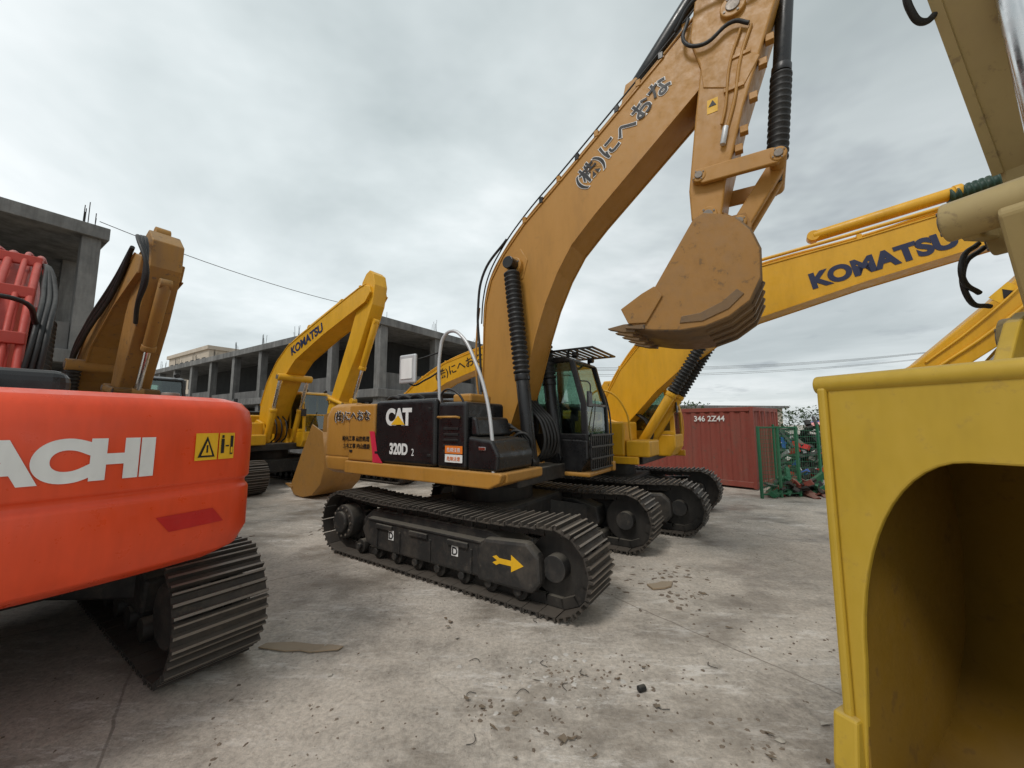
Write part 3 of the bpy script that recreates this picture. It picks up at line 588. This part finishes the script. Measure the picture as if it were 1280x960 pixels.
for i,y in enumerate((-.22,-.12,.0,.12,.26)):
    tube('boom_pipe',[(a,y,b+(.03 if i%2 else 0)) for a,b in hp],.034 if i%2==0 else .024,REDD,U)
for x,z in zs(((.22,2.85),(.75,3.52),(1.45,4.15)),.86): box('pipe_clamp',x-.06,x+.0,-.25,.30,z,z+.12,REDD,U,.01)
for i in range(3): tube('boom_hose',[(.1,-.24-.05*i,2.2),(.15,-.30-.04*i,2.8),(.9,-.30-.04*i,3.45),(1.5,-.26,3.85),(1.7,-.2,3.8)],.024,RUB,U)
tube('boom_hose',[(.2,-.30,2.9),(-.1,-.2,3.05),(-.15,.1,3.0),(.1,.3,2.8)],.022,RUB,U)
for y in (-.30,.5): cylinder(U,(.85,1.42),(1.9,3.3),.1,REDD,.5,RUB,y=y,name='boom_cylinder')
ext('stick',[(6.3,4.7),(5.8,4.3),(5.4,3.4),(5.0,2.2),(5.2,2.0),(5.4,2.1),(6.1,3.6),(6.5,4.3),(6.55,4.6)],-.1,.3,REDD,U,.02)
# ================================================================ near machine on the right (bucket toward camera)
Ry=math.atan2(-.436,-.9)
Rm=empty('excavator',(7.1,3.9,0),Ry); undercarriage(Rm); body_simple(Rm,OLD,BLK); cab(Rm,OLD,BLK)
ext('boom',[(-.1,1.65),(.1,2.6),(.8,3.7),(1.8,4.7),(3.0,5.4),(4.6,5.85),(6.2,6.0),(6.45,5.8),(6.3,5.5),(4.7,5.2),(3.3,4.75),(2.3,4.1),(1.3,3.0),(.6,1.9),(.3,1.6)],-.26,.26,OLD,Rm,.02)
for y in (-.42,.42): cylinder(Rm,(.85,1.42),(2.2,4.3),.1,OLD,.5,None,y=y,name='boom_cylinder')
ext('stick',[(6.6,6.5),(6.0,6.2),(5.3,4.55),(4.2,2.95),(4.05,2.55),(4.2,2.4),(4.4,2.42),(4.75,3.30),(5.38,4.05),(6.35,5.2),(6.75,5.8),(6.85,6.3)],-.21,.21,OLD,Rm,.02,3)
flange([(4.75,3.30),(5.38,4.05),(6.35,5.2)],-.215,Rm,OLD,.02,.012)
tube('stick_hose',[(5.50,-.22,4.28),(5.52,-.27,4.14),(5.47,-.28,4.02),(5.38,-.26,3.98),(5.34,-.22,4.02)],.016,RUB,Rm)
tube('stick_pipe',[(6.2,-.23,5.35),(5.62,-.235,4.6),(5.44,-.235,4.25)],.018,RUB,Rm)
pin(Rm,5.06,3.0,-.36,.36,.105,OLD); pin(Rm,4.62,2.98,-.30,.30,.10,OLD); pin(Rm,4.50,2.40,-.33,.33,.12,OLD)
for y in (-.28,.28):
    ext('link',[(4.3,3.18),(4.4,3.28),(5.02,3.12),(5.15,3.03),(5.12,2.92),(5.0,2.89),(4.35,3.02)],y-.035,y+.035,OLD,Rm,.012)
for y in (-.1,.1):
    ext('bucket_link',[(4.98,3.08),(5.14,3.04),(5.16,2.92),(4.88,2.35),(4.72,2.3),(4.66,2.42)],y-.06,y+.06,OLD,Rm,.015)
cylinder(Rm,(5.7,5.3),(5.06,3.0),.09,OLD,.55,None,y=0,name='bucket_cylinder')
tube('link_hose',[(4.7,-.33,2.95),(4.86,-.36,2.83),(4.84,-.37,2.72),(4.70,-.35,2.66)],.014,RUB,Rm)
tube('link_hose',[(4.6,-.33,2.95),(4.78,-.38,2.80),(4.74,-.38,2.62),(4.55,-.35,2.60)],.014,RUB,Rm)
W=1.08; bx=-.06
shell=[(6.05,.30),(5.6,.26),(5.2,.40),(4.92,.75),(4.82,1.2),(4.88,1.6),(5.08,1.95),(5.4,2.07),(6.02,2.07)]
shell=[(x+bx,z) for x,z in shell]
V=[];F=[]
for x,z in shell: V+=[(x,-W/2,z),(x,W/2,z)]
for i in range(len(shell)-1): F.append((2*i,2*i+1,2*i+3,2*i+2))
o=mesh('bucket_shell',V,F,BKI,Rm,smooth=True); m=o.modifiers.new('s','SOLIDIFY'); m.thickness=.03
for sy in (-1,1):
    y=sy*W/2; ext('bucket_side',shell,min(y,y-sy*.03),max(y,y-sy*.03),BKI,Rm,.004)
def yzext(name,pts,x0,x1,mat,par,bevel=.008):
    n=len(pts); v=[(x0,p[0],p[1]) for p in pts]+[(x1,p[0],p[1]) for p in pts]
    f=[tuple(range(n)),tuple(range(2*n-1,n-1,-1))]+[(i,(i+1)%n,n+(i+1)%n,n+i) for i in range(n)]
    return mesh(name,v,f,mat,par,bevel,2)
hw=W/2
arch=[]
for i in range(15):
    t=i/14*math.pi/2; arch.append((-(hw-.045)+.36*(1-math.cos(t)), .90+.86*math.sin(t)))
full=[(-hw-.01,.32),(-hw-.01,2.06)]+[(hw+.01,2.06),(hw+.01,.32),(hw-.012,.32)]+[(-p[0],p[1]) for p in arch]+arch[::-1]+[(-(hw-.012),.32)]
yzext('bucket_front_frame',full,6.02+bx,6.055+bx,BKY,Rm)
cyl('bucket_top_edge',(6.03+bx,-hw-.06,2.085),(6.03+bx,hw+.06,2.085),.042,BKY,Rm,24)
for y in (-hw-.045,hw+.01): box('bucket_side_rim',5.98+bx,6.075+bx,y,y+.035,.32,2.07,BKY,Rm,.012)
ext('bucket_top_plate',[(5.3,2.06),(6.0+bx,2.07),(6.0+bx,2.105),(5.3,2.11)],-hw,hw,BKY,Rm,.005)
for y in (-hw-.03,hw+.03): ext('bucket_tooth',[(5.95+bx,.66),(6.09+bx,.66),(6.12+bx,.46),(6.06+bx,.1),(6.03+bx,.1),(5.93+bx,.4)],y-.045,y+.045,BKY,Rm,.012)
for y in (-.27,0,.27): ext('bucket_tooth',[(5.95+bx,.42),(6.07+bx,.42),(6.10+bx,.30),(6.06+bx,.05),(6.03+bx,.05),(5.93+bx,.25)],y-.045,y+.045,BKY,Rm,.012)
for y in (-.2,.2): ext('bucket_ear',[(4.8,2.0),(4.36,2.3),(4.36,2.48),(4.5,2.54),(4.75,2.5),(4.95,2.42),(5.3,2.10)],y-.03,y+.03,BKY,Rm,.01)
for y in (-.2,.2):
    cyl('ear_boss',(4.52,y-.06,2.40),(4.52,y+.06,2.40),.14,BKY,Rm)
# ================================================================ setting
gm=bpy.data.meshes.new('ground'); S=900
gm.from_pydata([(-S,-S,0),(S,-S,0),(S,S,0),(-S,S,0)],[],[(0,1,2,3)]); addobj('ground',gm,GND,None)
def frame_building(name,loc,yaw,x0,x1,y0,y1,H_,nst,nx,ny,rebar=True):
    b=empty(name,loc,yaw); h=H_/nst
    for k in range(nst+1):
        z=k*h
        if k==0: box('ground_slab',x0-.2,x1+.2,y0-.2,y1+.2,.0,.18,CON,b,0)
        else: box('floor_slab' if k<nst else 'roof_slab',x0-.12,x1+.12,y0-.12,y1+.12,z-.42,z,CON,b,.02)
    box('core_wall',x0+3.0,x1-3.0,y0+3.0,y1-3.0,.18,H_-.42,CDK,b,0)  # dark block standing in for the shade behind the columns
    V=[];F=[]
    Q=[(0,1,3,2),(4,6,7,5),(0,4,5,1),(2,3,7,6),(0,2,6,4),(1,5,7,3)]
    def col(x,y,z0,z1,s=.22):
        i=len(V)
        for xx in(x-s,x+s):
            for yy in (y-s,y+s):
                for zz in (z0,z1): V.append((xx,yy,zz))
        F.extend([tuple(i+q for q in f) for f in Q])
    xs=[x0+.26+(x1-x0-.52)*i/nx for i in range(nx+1)]; ys=[y0+.26+(y1-y0-.52)*i/ny for i in range(ny+1)]
    for k in range(nst):
        for x in xs:
            for y in ys:
                if x in (xs[0],xs[-1]) or y in (ys[0],ys[-1]): col(x,y,k*h+.18 if k==0 else k*h,(k+1)*h-.42)
    mesh('columns',V,F,CON,b,.01); V.clear();F.clear()
    rnd=random.Random(3)
    def wall(ax,a0,a1,c,z0,z1):
        i=len(V)
        if ax=='x': X=(a0,a1);Y=(c-.08,c+.08)
        else: X=(c-.08,c+.08);Y=(a0,a1)
        for xx in X:
            for yy in Y:
                for zz in (z0,z1): V.append((xx,yy,zz))
        F.extend([tuple(i+q for q in f) for f in Q])
    for k in range(nst):
        z0=k*h+(.18 if k==0 else 0); zt=(k+1)*h-.42
        for i in range(nx):
            hh=rnd.choice([.9,1.0,1.1,zt-z0-.0]) if k==0 else rnd.choice([.0,.55,.9,.9])
            if hh>0: wall('x',xs[i]+.24,xs[i+1]-.24,ys[0],z0,z0+hh); wall('x',xs[i]+.24,xs[i+1]-.24,ys[-1],z0,z0+hh)
        for i in range(ny):
            hh=(zt-z0) if k==0 and i%2==0 else .9
            wall('y',ys[i]+.24,ys[i+1]-.24,xs[-1],z0,z0+hh); wall('y',ys[i]+.24,ys[i+1]-.24,xs[0],z0,z0+hh)
    mesh('infill_walls',V,F,BRK,b)
    if rebar:
        V=[];F=[]
        for x in xs:
            for yb in ys if x==xs[-1] else (ys[0],):
              for q in range(6):
                xx=x+rnd.uniform(-.2,.2); yy=yb+rnd.uniform(-.2,.2); hh=rnd.uniform(.3,.9); i=len(V); dx=rnd.uniform(-.12,.12)
                V+=[(xx-.012,yy,H_),(xx+.012,yy,H_),(xx+.012+dx,yy,H_+hh),(xx-.012+dx,yy,H_+hh),(xx,yy-.012,H_),(xx,yy+.012,H_),(xx+dx,yy+.012,H_+hh),(xx+dx,yy-.012,H_+hh)]
                F+=[(i,i+1,i+2,i+3),(i+4,i+5,i+6,i+7)]
        mesh('rebar',V,F,GRS,b)
    return b
frame_building('unfinished_concrete_building',(-6.7,19.2,0),D,-39,0,0,16,7.4,2,9,4)
B2=frame_building('unfinished_concrete_building',(-13.8,12.4,0),D,-14,0,-22,0,8.5,2,4,6)
box('blue_sign',.02,.06,-3.6,-2.4,3.6,4.15,BLU,B2,.005)
me=textmesh('有限会社 重機整備',.2,.002,.001,'CENTER'); me.transform(Matrix.Translation((.066,-3.0,3.8))@Matrix.Rotation(R(90),4,'Z')@Matrix.Rotation(R(90),4,'X')); addobj('sign_text',me,WHT,B2)
B3=empty('office_building',(-52,62,0),D); box('walls',-12,6,0,12,0,13.5,BEI,B3,.05); ext('parapet',[(-12.3,13.5),(6.3,13.5),(6.3,14.1),(-12.3,14.1)],-.3,12.3,BEI,B3,.02)
for k in range(4):
    for i in range(7): box('window',-11+i*2.4,-9.6+i*2.4,-.04,.1,1.2+k*3.2,2.8+k*3.2,GRS,B3,0)
B4=empty('warehouse',(40,95,0),R(8)); box('walls',-40,30,0,20,0,6,BEI,B4,.05); ext('roof',[(-41,6),(31,6),(31,6.6),(-41,6.6)],-1,21,CON,B4,0)
for i in range(14): box('window',-37+i*4.8,-34.5+i*4.8,-.05,.1,2.2,4.2,GRS,B4,0)
# shipping container
C=empty('shipping_container',(8.9,12.9,0),R(131.3))
Lc,Wc,Hc=6.06,2.44,2.42
def corr(name,x0,x1,y,z0,z1,depth,par,axis='x'):
    V=[];F=[];n=int((x1-x0)/.28); xs=[]
    for i in range(n):
        b=x0+i*(x1-x0)/n; w=(x1-x0)/n; xs+=[(b,0),(b+w*.3,0),(b+w*.5,depth),(b+w*.8,depth)]
    xs.append((x1,0))
    for x,d in xs:
        for z in (z0,z1): V.append((x,y+d,z) if axis=='x' else (y+d,x,z))
    for i in range(len(xs)-1): F.append((2*i,2*i+1,2*i+3,2*i+2))
    return mesh(name,V,F,CTR,par)
corr('side_panel',.1,Lc-.1,Wc-.06,.2,Hc-.12,.036,C); corr('side_panel',.1,Lc-.1,.03,.2,Hc-.12,.036,C)
corr('end_panel',.1,Wc-.1,.03,.2,Hc-.12,.036,C,'y'); corr('end_panel',.1,Wc-.1,Lc-.06,.2,Hc-.12,.036,C,'y')
box('roof',.02,Lc-.02,.02,Wc-.02,Hc-.06,Hc-.03,CTR,C,0)
for y in (0,Wc-.1):
    box('bottom_rail',.1,Lc-.1,y+.005,y+.095,.06,.22,CTR,C,.01); box('top_rail',.1,Lc-.1,y+.005,y+.095,Hc-.13,Hc-.005,CTR,C,.01)
    for x in (0,Lc-.1): box('corner_post',x,x+.1,y,y+.1,.03,Hc,CTR,C,.01)
for x in (0,Lc-.1): box('end_rail',x+.005,x+.095,.1,Wc-.1,.06,.2,CTR,C,.01); box('end_rail',x+.005,x+.095,.1,Wc-.1,Hc-.13,Hc-.005,CTR,C,.01)
for y in (.5,.95,1.5,1.95): cyl('lock_rod',(-.03,y,.15),(-.03,y,Hc-.1),.018,CTR,C,10)
me=textmesh('346 2Z44',.24,.004,.001,'CENTER'); me.transform(Matrix.Translation((1.25,Wc+.004,2.0))@Matrix.Rotation(R(180),4,'Z')@Matrix.Rotation(R(90),4,'X')); addobj('number_text',me,WHT,C)
# wire mesh fence
Fn=empty('mesh_fence',(6.45,10.15,0),R(12))
for x in (0,.6,1.2): box('post',x-.03,x+.03,-.03,.03,0,1.85,GRF,Fn,.004)
V=[];F=[]
def bar(a,b,r=.006):
    i=len(V)
    if abs(a[0]-b[0])<.001: V.extend([(a[0]-r,0,a[1]),(a[0]+r,0,a[1]),(a[0]+r,0,b[1]),(a[0]-r,0,b[1])])
    else: V.extend([(a[0],0,a[1]-r),(b[0],0,a[1]-r),(b[0],0,a[1]+r),(a[0],0,a[1]+r)])
    F.append((i,i+1,i+2,i+3))
for i in range(25): bar((i*.05,.1),(i*.05,1.8),.005)
for i in range(18): bar((0,.1+i*.1),(1.2,.1+i*.1),.005)
mesh('wire_mesh',V,F,GRF,Fn); box('top_rail',0,1.2,-.02,.02,1.8,1.84,GRF,Fn,.004); box('bottom_rail',0,1.2,-.02,.02,.08,.12,GRF,Fn,.004)
F2=empty('mesh_fence',(8.3,12.3,0),R(18))
for x in (0,2,4,6): box('post',x-.03,x+.03,-.03,.03,0,1.9,GRF,F2,.004)
V=[];F=[]
for i in range(61): bar((i*.1,.1),(i*.1,1.8),.006)
for i in range(9): bar((0,.1+i*.2),(6,.1+i*.2),.006)
mesh('wire_mesh',V,F,GRF,F2)
def scrap(name,cx,cy,rx,ry,h,n,mats,seed):
    rnd=random.Random(seed); e=empty(name,(cx,cy,0))
    for mi,mt in enumerate(mats):
        V=[];F=[]
        for _ in range(n//len(mats)):
            a=rnd.uniform(0,6.28); q=rnd.random()**.5; x=rx*q*math.cos(a); y=ry*q*math.sin(a); z=rnd.uniform(0.03,h*(1-q*q)+.1)
            M=Matrix.Translation((x,y,z))@Matrix.Rotation(rnd.uniform(0,6),4,(rnd.random(),rnd.random(),rnd.random()+.1))
            s=(rnd.uniform(.05,.45),rnd.uniform(.02,.10),rnd.uniform(.02,.08)); i=len(V)
            for sx in(-1,1):
                for sy in(-1,1):
                    for sz in (-1,1):
                        p=M@Vector((s[0]*sx,s[1]*sy,s[2]*sz)); V.append((p.x,p.y,max(.01,p.z)))
            F+=[tuple(i+q_ for q_ in f) for f in [(0,1,3,2),(4,6,7,5),(0,4,5,1),(2,3,7,6),(0,2,6,4),(1,5,7,3)]]
        mesh('pieces',V,F,mt,e)
scrap('scrap_pile',11.0,14.6,2.4,1.2,2.1,480,[GRS,FRM,GRS,TRD,RED2,GRS,SIL,FRM,TRD,BLU,GRS,FRM],5)
scrap('scrap_pile',7.7,10.6,.8,.3,.35,70,[GRS,FRM,GRF,CTR],9)
LEAF=paint('foliage',(.035,.06,.025),.8,.3,(.02,.035,.015))
rnd=random.Random(11); V=[];F=[]
for _ in range(9000):
    x=rnd.uniform(-10,140); base=2.2+1.6*math.sin(x*.21)+1.2*math.sin(x*.53+1)+.8*math.sin(x*1.3)
    y=78+rnd.uniform(-4,4)+.1*x; z=rnd.uniform(.2,1)*max(1.0,base+2); s=rnd.uniform(.2,.5)
    i=len(V)
    for k in range(3): V.append((x+rnd.uniform(-s,s),y+rnd.uniform(-s,s),z+rnd.uniform(-s,s)))
    F.append((i,i+1,i+2))
mesh('distant_trees',V,F,LEAF,None)
def pole(x,y,h):
    p=empty('utility_pole',(x,y,0)); cyl('shaft',(0,0,0),(0,0,h),.2,CON,p,12,.12); box('crossarm',-1.6,1.6,-.08,.08,h-1,h-.85,CON,p,0); box('crossarm',-1.2,1.2,-.08,.08,h-2,h-1.85,CON,p,0)
    return p
pole(8,60,11.5); pole(75,66,15.5)
PL=empty('power_line',(0,0,0))
for k,(dy,dz) in enumerate(((-1.5,-.85),(0,-.85),(1.5,-.85),(-1.1,-1.85),(1.1,-1.85))):
    pts=[]
    for i in range(13):
        t=i/12; pts.append((8+67*t,60+6*t+dy,11.5+4*t+dz-2.2*4*t*(1-t)*.5))
    tube('wire',pts,.022,GRS,PL,False)
CB=empty('overhead_cable',(0,0,0))
pts=[]
for i in range(15):
    t=i/14; pts.append((-13.9+7.1*t*1.0,12.3+7*t,8.5-1.0*t+.2-.9*4*t*(1-t)*.35))
tube('cable',pts,.012,GRS,CB,False)
# ground litter
rnd=random.Random(21); V=[];F=[]
def chip(x,y,s,fl=.35):
    n=rnd.randint(4,7); i=len(V); h=s*rnd.uniform(.15,fl); a0=rnd.uniform(0,6)
    st_=rnd.uniform(.35,1); ct,sn=math.cos(a0),math.sin(a0)
    for zz,k in ((0.0,1),(h,.75)):
        for j in range(n):
            a=j*6.283/n; r=s*k*rnd.uniform(.55,1.2); px,py=r*math.cos(a),r*math.sin(a)*st_
            V.append((x+px*ct-py*sn,y+px*sn+py*ct,zz))
    F.append(tuple(range(i+n,i+2*n)))
    for j in range(n): F.append((i+j,i+(j+1)%n,i+n+(j+1)%n,i+n+j))
for _ in range(1300): chip(rnd.uniform(-4,7),rnd.uniform(1.2,11),rnd.uniform(.003,.013))
for cx,cy,sp,n_ in ((.95,3.1,.35,70),(.3,3.15,.18,50),(.25,2.65,.15,30),(-.15,2.75,.12,25),(1.35,2.5,.2,30),(2.4,3.6,.5,60),(-1.2,2.6,.5,50)):
    for _ in range(n_): chip(rnd.gauss(cx,sp),rnd.gauss(cy,sp*.6),rnd.uniform(.004,.020))
for _ in range(90): chip(rnd.gauss(1.8,.3),rnd.gauss(4.8,.35),rnd.uniform(.01,.045),.2)
for _ in range(90): chip(rnd.gauss(-2.5,.6),rnd.gauss(7.2,.3),rnd.uniform(.01,.06),.2)
mesh('gravel_litter',V,F,concrete('litter',(.10,.07,.05),(.26,.21,.16),.3),None)
V=[];F=[]
for _ in range(45): chip(rnd.gauss(.3,.35),rnd.gauss(3.1,.2),rnd.uniform(.006,.03),.25)
for _ in range(60): chip(rnd.uniform(-3,4),rnd.uniform(1.8,7),rnd.uniform(.004,.016),.25)
mesh('pale_rubble',V,F,concrete('rubble',(.48,.45,.41),(.6,.57,.53),.2),None)
# crumpled leaves / scraps
def scrapflake(k):
    V=[];F=[]
    for _ in range(k):
        x,y=rnd.choice([(.3,2.7),(.95,2.9),(1.5,2.45),(-.2,2.8),(.1,3.2),(2.2,4.2),(1.9,4.9),(-1.4,3.3),(-.6,4.0)]); x+=rnd.gauss(0,.22); y+=rnd.gauss(0,.16)
        s=rnd.uniform(.02,.055); a=rnd.uniform(0,6.28); i=len(V); m_=5
        V.append((x,y,rnd.uniform(.004,.02)))
        for j in range(m_):
            r=s*rnd.uniform(.5,1.2)*(1 if j%2 else .6); V.append((x+r*math.cos(a+j*6.283/m_),y+r*math.sin(a+j*6.283/m_)*.7,rnd.uniform(.003,.028)))
        for j in range(m_): F.append((i,i+1+j,i+1+(j+1)%m_))
    return V,F
V,F=scrapflake(34); mesh('dry_leaves',V,F,paint('dry_leaf',(.13,.08,.04),.8,.4),None)
V,F=scrapflake(9); mesh('paper_scraps',V,F,paint('paper_scrap',(.5,.46,.4),.8,.3),None)
WD=paint('cardboard',(.34,.25,.16),.8,.4)
def scrapboard(name,x,y,pts,z=.02,yaw=0,mat=WD):
    e=mesh(name,[(p[0],p[1],.006) for p in pts]+[(p[0],p[1],.006+z) for p in pts],[tuple(range(len(pts))),tuple(range(len(pts),2*len(pts)))]+[(i,(i+1)%len(pts),len(pts)+(i+1)%len(pts),len(pts)+i) for i in range(len(pts))],mat,None,.003)
    e.location=(x,y,0); e.rotation_euler=(0,0,yaw)
scrapboard('wood_plank',-1.80,3.5,[(-.36,-.035),(-.1,-.075),(.02,-.06),(.12,-.08),(.34,-.03),(.36,.02),(.25,.035),(.1,.03),(-.1,.06),(-.33,.03)],.012,R(-3))
scrapboard('cardboard_piece',1.75,4.75,[(-.16,-.06),(-.02,-.09),(.1,-.07),(.20,.02),(.08,.07),(-.03,.05),(-.14,.07)],.02,R(20))
cyl('plastic_cup',(.90,2.95,.022),(.955,2.97,.022),.022,RUB,None,14)
scrapboard('white_sheet',-1.1,7.3,[(-.9,-.3),(.8,-.35),(.9,.3),(-.8,.35)],.02,R(-10),WHT)
for k in range(10):
    x=rnd.uniform(-.4,1.6);y=rnd.uniform(2.3,4.0);a=rnd.uniform(0,6)
    tube('wire_scrap',[(x,y,.008),(x+.05*math.cos(a),y+.05*math.sin(a),.012),(x+.09*math.cos(a+.8),y+.09*math.sin(a+.8),.01)],.0025,GRS,None)
# ---------------------------------------------------------------- sky/light
w=bpy.data.worlds.new('World'); sc.world=w; w.use_nodes=True; nt=w.node_tree; nt.nodes.clear(); L=nt.links
out=N(nt,'ShaderNodeOutputWorld'); sky=N(nt,'ShaderNodeTexSky'); sky.sky_type='NISHITA'; sky.sun_disc=False
SE,SA=R(52),R(215)
sky.sun_elevation=SE; sky.sun_rotation=SA
b1=N(nt,'ShaderNodeBackground'); b1.inputs[1].default_value=.08; L.new(sky.outputs[0],b1.inputs[0])
tc=N(nt,'ShaderNodeTexCoord'); sp=N(nt,'ShaderNodeSeparateXYZ'); L.new(tc.outputs['Generated'],sp.inputs[0])
mx=N(nt,'ShaderNodeMath',operation='MAXIMUM'); mx.inputs[1].default_value=.0; L.new(sp.outputs[2],mx.inputs[0])
ad=N(nt,'ShaderNodeMath',operation='ADD'); ad.inputs[1].default_value=.10; L.new(mx.outputs[0],ad.inputs[0])
dx=N(nt,'ShaderNodeMath',operation='DIVIDE'); L.new(sp.outputs[0],dx.inputs[0]); L.new(ad.outputs[0],dx.inputs[1])
dy=N(nt,'ShaderNodeMath',operation='DIVIDE'); L.new(sp.outputs[1],dy.inputs[0]); L.new(ad.outputs[0],dy.inputs[1])
cb=N(nt,'ShaderNodeCombineXYZ'); L.new(dx.outputs[0],cb.inputs[0]); L.new(dy.outputs[0],cb.inputs[1])
n1=N(nt,'ShaderNodeTexNoise'); n1.inputs['Scale'].default_value=.5; n1.inputs['Detail'].default_value=6; n1.inputs['Roughness'].default_value=.55; n1.inputs['Distortion'].default_value=.35; L.new(cb.outputs[0],n1.inputs['Vector'])
r1=ramp(nt,n1.outputs['Fac'],[(.34,(.42,.48,.485,1)),(.5,(.66,.72,.725,1)),(.62,(.90,.94,.945,1))])
n2=N(nt,'ShaderNodeTexNoise'); n2.inputs['Scale'].default_value=.9; n2.inputs['Detail'].default_value=5; n2.inputs['Roughness'].default_value=.6
mpw=N(nt,'ShaderNodeMapping'); mpw.inputs['Location'].default_value=(3.3,7.1,0); L.new(cb.outputs[0],mpw.inputs[0]); L.new(mpw.outputs[0],n2.inputs['Vector'])
r2=ramp(nt,n2.outputs['Fac'],[(.55,g(0)),(.66,g(.7))])
# heavier cloud on the right-hand side of the sky
rt=ramp(nt,sp.outputs[0],[(.15,g(.15)),(.55,g(1))]); rm=N(nt,'ShaderNodeMath',operation='MULTIPLY'); L.new(r2.outputs[0],rm.inputs[0]); L.new(rt.outputs[0],rm.inputs[1])
hz=ramp(nt,mx.outputs[0],[(0,g(.45)),(.25,g(.22)),(.6,g(0))])
c=mixc(nt,hz.outputs[0],r1.outputs[0],(.90,.94,.95,1))
c=mixc(nt,rm.outputs[0],c,(.40,.44,.47,1))
dt=N(nt,'ShaderNodeVectorMath',operation='DOT_PRODUCT'); L.new(tc.outputs['Generated'],dt.inputs[0]); dt.inputs[1].default_value=(-.42,.80,.43)
gl=ramp(nt,dt.outputs['Value'],[(.60,g(.88)),(1.0,g(1.18))]); c=mixc(nt,1.0,c,gl.outputs[0],'MULTIPLY')
b2=N(nt,'ShaderNodeBackground'); b2.inputs[1].default_value=1.1; L.new(c,b2.inputs[0])
ms=N(nt,'ShaderNodeMixShader'); ms.inputs[0].default_value=.88; L.new(b1.outputs[0],ms.inputs[1]); L.new(b2.outputs[0],ms.inputs[2]); L.new(ms.outputs[0],out.inputs[0])
sl=bpy.data.lights.new('sun','SUN'); sl.energy=1.5; sl.angle=R(14); sl.color=(1,.96,.90); so=bpy.data.objects.new('sun',sl); sc.collection.objects.link(so)
d=Vector((math.sin(SA)*math.cos(SE),math.cos(SA)*math.cos(SE),math.sin(SE))); so.rotation_euler=d.to_track_quat('Z','Y').to_euler()
cd=bpy.data.cameras.new('camera'); co=bpy.data.objects.new('camera',cd); sc.collection.objects.link(co); sc.camera=co
co.location=(0,0,1.9); co.rotation_euler=(R(96),0,0); cd.sensor_width=36; cd.lens=13.5; cd.clip_end=2000; cd.clip_start=.05
sc.view_settings.view_transform='Standard'; sc.view_settings.look='None'; sc.view_settings.exposure=0
